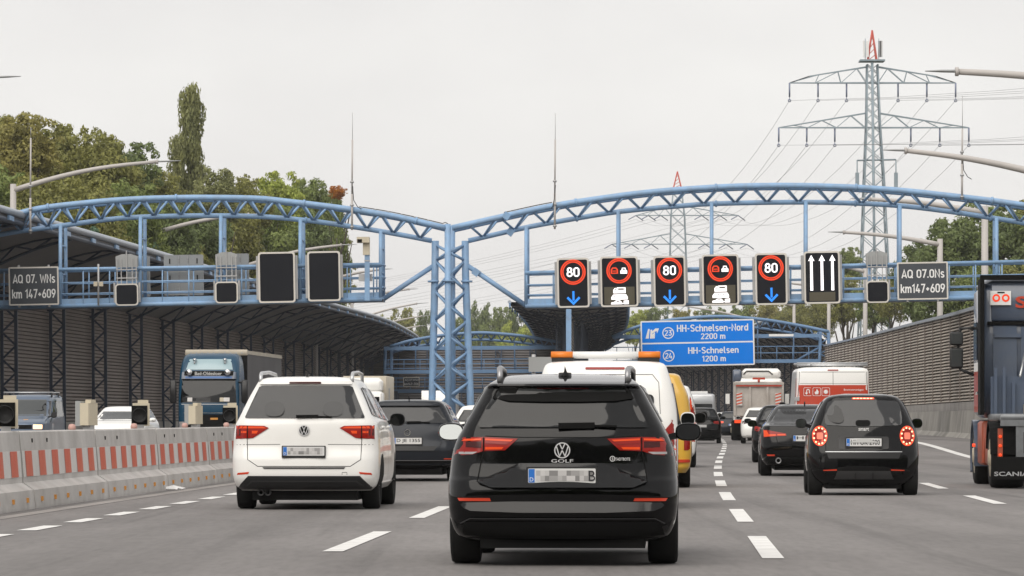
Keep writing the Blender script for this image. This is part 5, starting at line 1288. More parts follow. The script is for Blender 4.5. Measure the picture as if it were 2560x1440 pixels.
c.panel('headrest', rrect(-.12,.1,1.035,1.12,.04), M['matblack'], lift=.016); c.panel('driver_seat', chaikin([(-.56,1.1),(-.5,1.34),(-.34,1.34),(-.26,1.06)], 2), M['glass'], lift=.016)
o = c.panel('brake_light', rrect(-.165,.165,1.428,1.456,.012), M['brake'], lift=.012)
for i in range(6): c.panel('brake_led', rrect(-.148+i*.05,-.112+i*.05,1.435,1.449,.005), M['brakecore'], lift=.016, parent=o)
for sx in (-1, 1):
    cx, cz = sx*.648, .885
    o = c.panel('tail_light', [(cx+.112*math.cos(a), cz+.15*math.sin(a)) for a in np.linspace(0, 2*math.pi, 28, endpoint=False)], M['brake'], lift=.012, back=.04)
    c.panel('light_core', [(cx+.09*math.cos(a), cz+.122*math.sin(a)) for a in np.linspace(0, 2*math.pi, 24, endpoint=False)], M['lampred'], lift=.015, parent=o)
    for k in range(11):
        a = 2*math.pi*k/11; x, z = cx+.087*math.cos(a), cz+.119*math.sin(a)
        c.panel('brake_led', [(x+.0145*math.cos(b), z+.0145*math.sin(b)) for b in np.linspace(0, 2*math.pi, 9, endpoint=False)], M['brakecore'], lift=.019, parent=o, res=.1)
    c.panel('reflect_lens', rrect(cx-.045, cx+.045, cz-.05, cz+.05, .02), mat('lens_pink', (.7,.2,.14), .3, emit=(1,.12,.05), es=.3), lift=.018, parent=o)
    c.panel('reflector', [(sx*.40,.39),(sx*.60,.38),(sx*.60,.365),(sx*.40,.37)], M['reflector'], lift=.01)
    sd = 'right' if sx > 0 else 'left'
    c.panel('side_window', [(.7,1.08),(1.75,1.06),(1.5,1.38),(.62,1.4)], M['glass'], sd, lift=.005, res=.15)
text('smart', M['white'], c.root, (0, c.hit(0,.985,'rear').y-.012, .985), wid=.155, hgt=.048, name='model_lettering', bold=.01)
c.panel('plate_recess', rrect(-.37,.37,.69,.875,.03), M['black'], lift=.006)
c.plate(.79, txt='HH OK 2900', h_=.115); c.panel('plate_smear', [(-.21,.785),(.25,.785),(.25,.85),(-.21,.85)], mat('smear', (.42,.42,.41), .5), lift=.052)
c.panel('chrome_trim', [(-.57,.655),(.57,.655),(.565,.645),(-.565,.645)], M['silver'], lift=.008); c.panel('lower_tailgate', [(-.55,.64),(.55,.64),(.52,.55),(-.52,.55)], M['black'], lift=.007)
c.panel('bumper_grille', chaikin([(-.55,.36),(-.3,.44),(.3,.44),(.55,.36),(.6,.30),(-.6,.30)], 1), M['matblack'], lift=.008); c.panel('diffuser', [(-.39,.365),(.39,.365),(.44,.24),(-.44,.24)], M['plastic'], lift=.02, back=.05)
for x in (-.13, .13): c.panel('diffuser_fin', [(x-.012,.34),(x+.012,.34),(x+.015,.245),(x-.015,.245)], M['black'], lift=.04, back=.04)
c.seam([(-.57,1.02),(-.56,.66),(-.50,.54),(.50,.54),(.56,.66),(.57,1.02)], wd=.008)
c.underbody(.55, .2, 2.4, .10, .25)
c.wheels(.815, .52, 2.39, .30, .215, dark=True)
c.mirrors(.88, 1.75, 1.07, .17, .15, cap=M['black'])
# ------------------------------------------------------------------ dark grey hatchback behind the people carrier
c = Car('hatchback', 'dark grey hatchback with plate D JE 1355 behind the white people carrier', 'car', 76.7, 1018, [
    row(.24,.78,.16,4.2,.1,.2), row(.34,.87,.03,4.3,.1,.22), row(.55,.905,.0,4.34,.11,.22), row(.75,.90,.05,4.3,.12,.22), row(.92,.885,.09,4.05,.12,.2), row(1.0,.85,.12,3.6,.12,.18), row(1.06,.815,.16,3.3,.12,.15), row(1.25,.72,.28,2.8,.11,.13), row(1.39,.64,.36,2.5,.1,.12), row(1.44,.58,.38,2.35,.1,.12), row(1.475,.45,.5,2.1,.1,.15), row(1.487,.2,.8,1.7,.1,.1)], M['p_grey'], nz=44)
c.panel('rear_window', [(-.55,1.36),(.55,1.36),(.72,1.075),(.71,1.06),(-.71,1.06),(-.72,1.075)], M['glassgrey'], lift=.006)
c.panel('spoiler_lip', [(-.62,1.41),(.62,1.41),(.56,1.375),(-.56,1.375)], M['p_grey'], lift=.05, back=.06)
c.plate(.735, txt='D JE 1355'); text('S', M['chrome'], c.root, (0, c.hit(0,.885,'rear').y-.02,.885), hgt=.05, name='badge_letter'); ring(0,.885,.045,.06,c.hit(0,.885,'rear').y-.021,'badge_ring',M['chrome'],c.root)
for sx in (-1, 1):
    mm = (lambda p: p) if sx < 0 else mir
    o = c.panel('tail_light', mm([(-.89,.95),(-.58,.94),(-.55,.88),(-.66,.76),(-.89,.8)]), M['lampred'], lift=.008); c.panel('light_guide', mm([(-.86,.93),(-.62,.92),(-.62,.90),(-.86,.90)]), M['lamporange'], lift=.011, parent=o)
    c.panel('reflector', mm([(-.86,.42),(-.66,.42),(-.66,.40),(-.86,.40)]), M['reflector'], lift=.006)
    c.panel('side_window', [(.55,1.1),(2.6,1.08),(2.2,1.37),(.75,1.38)], M['glass'], 'right' if sx > 0 else 'left', lift=.005, res=.2)
c.panel('tailgate_recess', [(-.55,.64),(.55,.64),(.48,.56),(-.48,.56)], M['black'], lift=.004); c.panel('lower_bumper', [(-.84,.37),(.84,.37),(.8,.25),(-.8,.25)], M['matblack'], lift=.006); c.seam([(-.62,.72),(-.55,.54),(.55,.54),(.62,.72)], wd=.01)
c.panel('chrome_trim', [(-.84,.385),(.84,.385),(.84,.378),(-.84,.378)], M['rail'], lift=.008)
c.wiper(-.02,.4,1.075,.03); c.underbody(.62,.2,4.1,.12,.3); c.wheels(.89,.8,3.4,.32,.21, dark=True); c.mirrors(1.0,2.5,1.05,.2,.14,cap=M['p_grey'],sides=(-1,1))
rod(c.root, 'roof_antenna', (0,.55,1.46), (0,.42,1.56), .012, M['black'], 6)
# ------------------------------------------------------------------ black saloon beside the city car
c = Car('saloon_car', 'black saloon with slim red tail light, half hidden by the small two-seater', 'car', 83.5, 2016, [
    row(.22,.80,.14,4.5,.1,.2), row(.32,.87,.04,4.6,.1,.24), row(.55,.91,.0,4.68,.12,.26), row(.75,.91,.02,4.65,.13,.26), row(.93,.88,.06,4.4,.14,.24), row(.99,.85,.09,3.9,.12,.2), row(1.02,.82,.35,3.55,.12,.2), row(1.05,.79,.62,3.4,.12,.18), row(1.2,.70,.95,2.9,.11,.14), row(1.33,.61,1.2,2.5,.1,.13), row(1.38,.56,1.3,2.35,.1,.12), row(1.415,.45,1.45,2.15,.1,.15), row(1.425,.2,1.6,1.9,.1,.1)], M['p_black'], nz=48)
c.panel('rear_window', [(-.53,1.325),(.53,1.325),(.70,1.06),(.69,1.05),(-.69,1.05),(-.70,1.06)], M['glassgrey'], lift=.006)
for mm in (lambda p: p, mir):
    o = c.panel('tail_light', mm([(-.845,.925),(-.70,.90),(-.40,.845),(-.39,.80),(-.60,.79),(-.84,.77)]), M['lampred'], lift=.008); c.panel('light_guide', mm([(-.84,.91),(-.78,.905),(-.74,.83),(-.60,.83),(-.60,.80),(-.83,.78)]), M['lamporange'], lift=.011, parent=o); c.panel('light_guide', mm([(-.57,.835),(-.41,.835),(-.41,.805),(-.57,.805)]), M['lamporange'], lift=.011, parent=o)
    c.panel('reflector', mm([(-.78,.43),(-.62,.43),(-.62,.40),(-.76,.40)]), M['reflector'], lift=.006)
c.plate(.75, txt='HH J'); c.panel('lower_bumper', [(-.7,.375),(.7,.375),(.78,.25),(-.78,.25)], M['matblack'], lift=.008); c.seam([(-.6,.79),(-.55,.63),(.55,.63),(.6,.79)], wd=.009)
for x in (-.55, .55): MB().lathe([(.035,.03),(.05,0),(.058,0),(.058,.15)], (x,.03,.31), 'y', 16).build('exhaust_pipe', M['rail'], c.root)
for sd in ('left', 'right'): c.panel('side_window', [(1.2,1.08),(3.1,1.06),(2.4,1.32),(1.5,1.33)], M['glass'], sd, lift=.005, res=.2)
c.underbody(.62,.25,4.4,.12,.3); c.wheels(.90,1.0,3.85,.33,.235,dark=True); c.mirrors(1.03,3.0,1.04,.19,.14)
rod(c.root, 'roof_antenna', (0,1.5,1.42), (0,1.42,1.47), .015, M['black'], 6)
# ------------------------------------------------------------------ white van with amber light bar
def vanrows(w_, h_, L, yb=.02, lean=.22, belt=1.05, hood=1.15, top=.9, z0=.25):
    return [row(z0,w_*.9,.12,L-.15,.06,.14), row(z0+.1,w_*.97,yb+.01,L-.06,.06,.15), row(.6,w_,yb,L,.06,.15), row(belt-.1,w_,yb+.02,L-.05,.06,.15), row(belt+.05,w_*.99,yb+.03,L-.45,.06,.15,.2,.3),
            row(hood+.08,w_*.98,yb+.05,L-.95,.06,.14,.2,.3), row(h_*.8,w_*.93,yb+lean*.45,L-1.5,.06,.13,.2,.25), row(h_-.14,w_*top,yb+lean*.8,L-1.85,.06,.13,.2,.25), row(h_-.06,w_*top*.96,yb+lean,L-2.0,.06,.14,.2,.25), row(h_-.015,w_*top*.85,yb+lean*1.5,L-2.2,.08,.2,.2,.25), row(h_,w_*top*.5,yb+lean*2.4,L-2.6,.08,.2,.2,.25)]
c = Car('delivery_van', 'white van with amber and white light bar on its roof ahead of the black estate', 'van', 53.5, 1512, vanrows(.93,1.88,4.4,lean=.22,top=.86), M['p_white'])
lbz = 1.955
MB().tube([(-.70,.75,lbz),(-.42,.75,lbz)], .048, 12).build('amber_lens', M['orange'], c.root); MB().tube([(.42,.75,lbz),(.70,.75,lbz)], .048, 12).build('amber_lens', M['orange'], c.root); MB().tube([(-.42,.75,lbz),(.42,.75,lbz)], .047, 12).build('white_lens', M['white'], c.root)
for x in (-.55, .55): MB().box((x,.78,1.885),(.28,.16,.07)).build('bar_foot', M['black'], c.root)
c.panel('brake_light', rrect(-.25,.25,1.765,1.795,.012), M['lampred'], lift=.008)
c.seam([(-.70,1.2),(-.68,1.6),(-.60,1.70),(.60,1.70),(.68,1.6),(.70,1.2)], wd=.008, m='plastic')
for mm in (lambda p: p, mir):
    o = c.panel('tail_light', mm([(-.93,1.15),(-.86,1.12),(-.76,1.0),(-.86,.62),(-.93,.58)]), M['lampred'], lift=.012, back=.04); c.panel('light_guide', mm([(-.925,.9),(-.82,.92),(-.86,.74),(-.925,.72)]), M['lamporange'], lift=.015, parent=o)
c.panel('rear_window', rrect(-.62,.62,1.12,1.45,.06), M['glass'], lift=.006); c.plate(.78, smear=9)
c.panel('bumper', [(-.88,.5),(.88,.5),(.88,.32),(-.88,.32)], M['plastic'], lift=.03, back=.05)
c.underbody(.65,.2,4.1,.12,.3); c.wheels(.885,.75,3.5,.32,.2,dark=True); c.mirrors(1.06,2.95,1.13,.2,.2,cap=M['p_white'],glass='glass')
# ------------------------------------------------------------------ yellow van
c = Car('breakdown_van', 'yellow van whose right rear pillar shows past the white van', 'van', 69.5, 1588, vanrows(.93,1.9,4.5,lean=.2,top=.82), M['p_yellow'])
c.panel('rear_window', [(-.62,1.72),(.62,1.72),(.74,1.08),(-.74,1.08)], M['glassgrey'], lift=.006)
for mm in (lambda p: p, mir): c.panel('tail_light', mm([(-.92,1.0),(-.8,1.0),(-.8,.62),(-.92,.62)]), M['lampred'], lift=.012)
c.panel('bumper_strip', rrect(-.9,.9,.42,.47,.01), M['reflector'], lift=.03); c.plate(.8, smear=9)
c.underbody(.65,.2,4.2,.12,.3); c.wheels(.90,.8,3.6,.33,.2,dark=True); c.mirrors(1.07,2.9,1.15,.2,.19,cap=M['black'],glass='glass')
# ------------------------------------------------------------------ white and red service van
c = Car('service_van', 'white van with tall red tail lights past the yellow van', 'van', 98.0, 1640, vanrows(.93,1.92,4.8,lean=.18,top=.84), M['p_white'])
c.panel('rear_window', [(-.6,1.7),(.6,1.7),(.7,1.15),(-.7,1.15)], M['glassgrey'], lift=.006)
for mm in (lambda p: p, mir):
    o = c.panel('tail_light', mm([(-.88,1.62),(-.78,1.66),(-.78,.9),(-.91,.9)]), M['lampred'], lift=.012, back=.04); c.panel('light_guide', mm([(-.885,1.55),(-.79,1.6),(-.79,1.35),(-.89,1.32)]), M['lamporange'], lift=.015, parent=o); c.panel('brake_lens', mm([(-.9,1.15),(-.79,1.15),(-.79,.95),(-.905,.95)]), M['brake'], lift=.015, parent=o)
c.panel('red_band', rrect(-.9,.9,.6,.75,.01), M['p_red'], lift=.006); c.plate(.5, smear=9)
c.underbody(.65,.2,4.4,.12,.3); c.wheels(.905,.85,3.7,.34,.21,dark=True); c.mirrors(1.08,3.1,1.2,.2,.22,cap=M['black'],glass='glass')
rod(c.root, 'roof_antenna', (.6,.5,1.88), (.6,.5,2.05), .015, M['black'], 5)
# ------------------------------------------------------------------ generic further cars
def gcar(name, label, Y, px, paint, w_=.9, h_=1.48, L=4.4, suv=False, lit=False, rev=False, wheels_dark=True, plate=None, o_dz=None, group=None, lamp=None, cat='car'):
    k = h_/1.48
    c = Car(name, label, cat, Y, px, [row(.24,.80*w_/.9,.14,L-.25,.1,.2), row(.34,.87*w_/.9,.03,L-.08,.1,.22), row(.56*k,w_,.0,L,.11,.23), row(.78*k,w_*.995,.04,L-.05,.12,.22), row(.93*k,w_*.97,.09,L-.35,.12,.2), row(1.01*k,w_*.93,.12,L-.9,.12,.18), row(1.07*k,w_*.89,.17,L-1.15,.12,.15), row(1.26*k,w_*.79,.30,L-1.65,.11,.13), row(1.39*k,w_*.70,.38,L-1.95,.1,.12), row(1.44*k,w_*.64,.42,L-2.1,.1,.12), row(1.47*k,w_*.5,.55,L-2.3,.1,.15), row(1.48*k,w_*.22,.85,L-2.6,.1,.1)], paint, rev=rev, dz=o_dz if o_dz is not None else 0, nz=34, group=group)
    c.panel('rear_window', [(-.60*w_,1.365*k),(.60*w_,1.365*k),(.78*w_,1.08*k),(-.78*w_,1.08*k)], M['glassgrey'], lift=.006, res=.12)
    for mm in (lambda p: p, mir): c.panel('tail_light', mm([(-.985*w_,.93*k),(-.62*w_,.92*k),(-.62*w_,.83*k),(-.985*w_,.78*k)]), M[lamp or ('brake' if lit else 'lampred')], lift=.008, res=.1)
    c.panel('lower_bumper', [(-.9*w_,.36),(.9*w_,.36),(.87*w_,.26),(-.87*w_,.26)], M['matblack'], lift=.006, res=.15)
    c.plate(.72*k, txt=plate)
    for sd in ('left', 'right'): c.panel('side_window', [(.6,1.1*k),(L-1.7,1.08*k),(L-2.2,1.36*k),(.75,1.37*k)], M['glass'], sd, lift=.005, res=.25)
    c.underbody(.62,.2,L-.3,.12,.3); c.wheels(w_*.985,.82,L-.9,.32 if not suv else .36,.21,dark=wheels_dark, arch=True)
    c.mirrors(w_+.1,L-1.75,1.06*k,.2,.14,cap=paint,glass='glass')
    return c
zr = lambda Y, px: zroad(Y, (px-1280)*Y/F-line(Y))
c = gcar('silver_car', 'pale silver car between the grey hatchback and the black estate', 100, 1214, M['p_white'], h_=1.46, plate=None)
c = gcar('dark_car', 'dark car with silver mirrors just ahead of the black saloon', 109, 1968, M['p_black'], h_=1.5, plate=None); 
for ch in c.root.children:
    if ch.name.startswith('wing_mirror'): ch.data.materials[0] = M['p_silver']
c = gcar('white_car', 'white coupe-like car in front of the beige tipper lorry', 182, 1906, M['p_white'], w_=.93, h_=1.55, L=4.7, plate=None, o_dz=zr(182,1906), lamp='lampdark')
c = gcar('black_suv', 'black off-road car ahead of the white service van', 192, 1752, M['p_black'], w_=.93, h_=1.62, L=4.6, suv=True, plate=None)
c = gcar('white_far_car', 'tiny white car with red tail light far ahead near the dark wall', 268, 1806, M['p_white'], h_=1.5, lit=True, plate=None)
c = gcar('dark_far_car', 'tiny dark car with lit brake lights far ahead left of the tipper', 244, 1833, M['p_grey'], h_=1.5, lit=True, plate=None, o_dz=zr(244,1833))
c = Car('grey_van', 'grey van ahead of the black off-road car', 'van', 225, 1748, vanrows(.95,2.45,5.0,lean=.12,top=.88), M['p_silver'])
c.panel('rear_window', rrect(-.7,.7,1.25,1.9,.05), M['glassgrey'], lift=.006, res=.15); c.plate(.8, smear=9)
for mm in (lambda p: p, mir): c.panel('tail_light', mm([(-.94,1.2),(-.84,1.2),(-.84,.75),(-.94,.75)]), M['lampred'], lift=.01)
c.underbody(.65,.2,4.6,.12,.3); c.wheels(.92,.9,3.9,.34,.21,dark=True); c.mirrors(1.1,3.3,1.3,.2,.25,cap=M['black'],glass='glass')
MB().box((0,1.2,2.5),(.9,.5,.16)).build('roof_unit', M['white'], c.root)
# ------------------------------------------------------------------ white panel van with red band and roof rack
c = Car('panel_van', 'white high panel van with red band and heating icons, roof rack on top', 'van', 117, 2083, vanrows(1.08,2.56,5.9,lean=.10,top=.92), M['p_white'], tr=1.0, head=.018)
c.panel('red_band', [(-.955,2.06),(.955,2.06),(1.0,1.5),(-1.0,1.5)], M['p_red'], lift=.005)
c.seam([(0,2.42),(0,.5)], wd=.012, m='plastic'); c.seam([(-.92,2.42),(.92,2.42)], wd=.012, m='plastic'); c.seam([(-.92,2.42),(-1.02,.6)], wd=.012, m='plastic'); c.seam([(.92,2.42),(1.02,.6)], wd=.012, m='plastic'); c.seam([(-.95,2.1),(.95,2.1)], wd=.008, m='plastic')
c.panel('brake_light', rrect(-.15,.15,2.455,2.49,.015), M['lampred'], lift=.01)
for x, m in ((-.70, 0), (-.45, 1), (-.20, 2)):
    y_ = c.hit(x, 1.870, 'rear').y-.012
    ringpoly(rrect(x-.112, x+.112, 1.760, 1.990, .03), rrect(x-.102, x+.102, 1.770, 1.980, .025), y_).build('icon_frame', M['white'], c.root, fix=False)
    if m == 0:
        A = [(x+.05*math.cos(a)+.01, 1.900+.05*math.sin(a)) for a in np.linspace(0, math.pi, 9)]; B = [(x+.028*math.cos(a)+.01, 1.900+.028*math.sin(a)) for a in np.linspace(math.pi, 0, 9)]
        flat([(x+.06,1.830)]+A+[(x-.04,1.850),(x-.075,1.850),(x-.03,1.790),(x+.01,1.850),(x-.018,1.850)]+B+[(x+.038,1.830)], y_-.002, 'pipe_icon', M['white'], c.root)
    elif m == 1: flat([(x,1.955),(x+.055,1.880),(x+.045,1.820),(x+.02,1.795),(x+.01,1.830),(x-.01,1.795),(x-.045,1.810),(x-.058,1.860),(x-.03,1.890),(x-.02,1.870)], y_-.002, 'flame_icon', M['white'], c.root)
    else: flat([(x+(.072 if i % 2 else .045)*math.cos(math.pi*i/12), 1.875+(.072 if i % 2 else .045)*math.sin(math.pi*i/12)) for i in range(24)], y_-.002, 'sun_icon', M['white'], c.root)
y_ = c.hit(.45, 1.910, 'rear').y-.012; text('Gas/Öl Brennwertanlagen', M['white'], c.root, (.45, y_, 1.930), wid=.78, hgt=.085); text('Solarthermie', M['white'], c.root, (.27, y_, 1.810), wid=.4, hgt=.075)
for sx in (-1, 1):
    for z in (1.68, .9): MB().box((sx*.99, c.hit(sx*.95,z,'rear').y-.0, z), (.13,.06,.1)).build('door_hinge', M['silver'], c.root)
    c.panel('tail_light', [(sx*.93,1.15),(sx*1.03,1.15),(sx*1.03,.55),(sx*.95,.55)], M['lampred'], lift=.02)
c.panel('red_side_stripe', [(.2,2.25),(.5,2.25),(.5,.8),(.2,.8)], M['p_red'], 'left', lift=.004, res=.3); c.panel('red_side_stripe', [(.2,2.25),(.5,2.25),(.5,.8),(.2,.8)], M['p_red'], 'right', lift=.004, res=.3)
for y, z in ((.5,2.66), (2.2,2.66), (.42,2.61)): rod(c.root, 'rack_bar', (-.98,y,z), (.98,y,z), .032, M['silver'], 6)
for sx in (-1, 1): rod(c.root, 'rack_rail', (sx*.8,.4,2.62), (sx*.8,3.6,2.62), .03, M['silver'], 6); [MB().box((sx*.8,y,2.57),(.1,.14,.1)).build('rack_foot', M['black'], c.root) for y in (.5,2.2)]
rod(c.root, 'rack_roller', (-.95,1.0,2.64), (-.6,.3,2.61), .03, M['silver'], 6)
c.panel('bumper', [(-1.0,.52),(1.0,.52),(1.0,.35),(-1.0,.35)], M['plastic'], lift=.05, back=.06); c.plate(.78, smear=9, x=-.4); c.underbody(.7,.2,5.5,.15,.32); c.wheels(.98,1.0,4.9,.35,.22,dark=True); c.mirrors(1.2,4.4,1.45,.22,.32,cap=M['black'],glass='glass')
# ------------------------------------------------------------------ lorry helpers (box-built)
def truck_wheel(root, x, y, r_, w_, hub, sx):
    o = MB().lathe([(0,sx*.06),(r_*.25,sx*.06),(r_*.3,sx*.0),(r_*.5,-sx*.02),(r_*.62,sx*.03),(r_*.62,-sx*.1)], (sx*(w_/2-.04),0,0), 'x', 22).build('wheel', hub, root); o.location = (x, y, r_)
    h_ = w_/2; MB().lathe([(r_*.6,-h_*.9),(r_*.86,-h_),(r_*.97,-h_*.9),(r_,-h_*.6),(r_,h_*.6),(r_*.97,h_*.9),(r_*.86,h_),(r_*.6,h_*.9)], (0,0,0), 'x', 30).build('tyre', M['rubber'], o)
def bbox(root, name, x0, x1, y0, y1, z0, z1, m, bev=.0):
    if not bev: return boxp(root, name, ((x0+x1)/2,(y0+y1)/2,(z0+z1)/2), (x1-x0,y1-y0,z1-z0), m)
    mb = MB(); secs = []
    for z, i in ((z0,bev),(z0+bev,0),(z1-bev,0),(z1,bev)):
        secs.append([Vector((a, b, z)) for a, b in rrect(x0+i, x1-i, y0+i, y1-i, bev, 3)])
    mb.sweep(secs, closed=True, smooth=True); n = len(secs[0]); b = len(mb.v)
    mb.f += [tuple(range(n))[::-1], tuple(range(b-n, b))]; mb.sm += [False, False]
    return mb.build(name, m, root, sharp=50)
# ------------------------------------------------------------------ dirty white tipper lorry
Y = 205; X = (1897-1280)*Y/F
t = thing('tipper_lorry', 'dirty white tipper lorry with red-white warning stripes on its tailgate', 'lorry', (X, Y, zr(Y,1897)), -math.atan(slope(Y)))
bbox(t, 'tipper_body', -1.2, 1.2, .1, 5.2, 1.15, 2.85, M['p_dirty'], .06)
bbox(t, 'tailgate', -1.14, 1.14, .0, .1, 1.2, 2.7, M['p_dirty'])
for x in (-1.16,-.42,.42,1.16): bbox(t, 'tailgate_rib', x-.05, x+.05, -.08, .0, 1.2, 2.72, M['p_dirty'])
bbox(t, 'top_rail', -1.22, 1.22, -.1, .04, 2.7, 2.82, M['p_dirty']); bbox(t, 'red_strip', -1.1, 1.1, -.105, -.102, 2.62, 2.68, M['p_red'])
for sx in (-1, 1):
    q = bbox(t, 'warning_board', sx*.94-.14, sx*.94+.14, -.13, -.11, 1.7, 2.3, M['whitesheet'])
    for i in range(4):
        z = 1.72+i*.15; flat([(sx*.94-.14,z),(sx*.94+.14,z+sx*-.0+.08),(sx*.94+.14,z+.155-.005),(sx*.94-.14,z+.075)], -.134, 'red_stripe', M['redsheet'], q)
    bbox(t, 'tail_light', sx*.95-.22, sx*.95+.22, .3, .38, .85, 1.0, M['brake'])
    for y in (1.2, 2.55, 5.9): truck_wheel(t, sx*1.05, y, .5, .55 if y < 4 else .32, M['hub'], sx)
    bbox(t, 'mud_flap', sx*.95-.28, sx*.95+.28, .5, .53, .3, .95, M['matblack']); rod(t, 'mirror_arm', (sx*1.25,6.6,2.4), (sx*1.5,6.6,2.4), .03, M['black']); bbox(t, 'mirror', sx*1.48-.1, sx*1.48+.1, 6.55, 6.65, 1.8, 2.3, M['p_white'])
bbox(t, 'chassis', -.5, .5, .3, 6.5, .7, 1.15, M['matblack'])
bbox(t, 'cab', -1.2, 1.2, 5.4, 7.4, .8, 3.1, M['p_white'], .12); bbox(t, 'cab_roof', -.78, 1.15, 5.4, 7.2, 3.0, 3.55, M['p_white'], .15); bbox(t, 'side_deflector', -1.24, -.80, 5.38, 5.9, 2.85, 3.5, M['p_navy'], .08)
rods(t, 'roof_lamp_bar', [(-.7,5.38,3.25),(-.55,5.36,3.42),(.55,5.36,3.42),(.75,5.38,3.25)], .03, M['black']); bbox(t, 'tarp_crank', -.3, .3, -.1, .0, 2.95, 3.05, M['p_red']); rod(t, 'crank_post', (0,-.05,2.8), (0,-.05,3.0), .06, M['p_red'])
bbox(t, 'red_label', -.2, .2, -.014, -.002, 1.35, 1.42, M['p_red'])
M['galvdark'] = mat('deck_steel', (.2,.21,.22), .45, metal=.4, dirt=(.08,.08,.08), dscale=4, damt=.6)
# ------------------------------------------------------------------ dark blue tractor unit at the right edge
Y = 68.2; hd = .047
t = thing('tractor_unit', 'dark blue lorry tractor seen from behind, cut by the right edge of the photo', 'lorry', (9.02, Y, 0), -math.atan(hd))
P = lambda px, py, y: ((px-1280)*(Y+y)/F-9.02-hd*y, H+(YH-py)*(Y+y)/F)      # photo pixel -> local x, z at depth y
cy = 3.9
bbox(t, 'cab', -1.22, 1.24, cy, cy+2.1, 1.15, 3.42, M['p_navy'], .1)
bbox(t, 'cab_roof', -1.2, 1.22, cy+.0, cy+1.9, 3.3, 3.55, M['p_navy'], .12); bbox(t, 'roof_edge', -1.24, 1.26, cy-.12, cy+.05, 3.5, 3.58, M['matblack'])
bbox(t, 'side_fairing', -1.27, -1.2, cy-.55, cy+.1, 1.2, 3.5, M['matblack']); bbox(t, 'side_fairing', 1.22, 1.29, cy-.55, cy+.1, 1.2, 3.5, M['matblack'])
bbox(t, 'rear_panel', -1.05, 1.08, cy-.03, cy, 2.8, 3.42, M['p_navy'], .012); bbox(t, 'rear_panel', -1.02, -.62, cy-.05, cy-.02, 1.75, 2.72, M['p_navy']); bbox(t, 'rear_rail', -1.12, 1.15, cy-.08, cy-.02, 2.735, 2.79, M['matblack'])
bbox(t, 'rear_bracket', -1.0, -.55, cy-.09, cy-.04, 2.52, 2.58, M['p_navy']); bbox(t, 'rear_panel', -.55, 1.05, cy-.05, cy-.02, 1.6, 2.70, M['p_navy'])
lp = bbox(t, 'lamp_panel', -1.07, -.72, cy-.08, cy-.04, 3.07, 3.31, M['white'])
for x in (-.97, -.81):
    ring(x, 3.19, .035, .066, cy-.085, 'red_lamp_ring', M['ledred'], lp); flat(circ(x, 3.19, .035, n=16), cy-.0845, 'lamp_centre', M['white'], lp)
bbox(lp, 'panel_plate', -.95, -.83, cy-.09, cy-.075, 3.275, 3.295, M['matblack'])
text('S', M['p_red'], t, (-.545, cy-.06, 3.12), wid=.2, hgt=.2, bold=.03, name='red_letter')
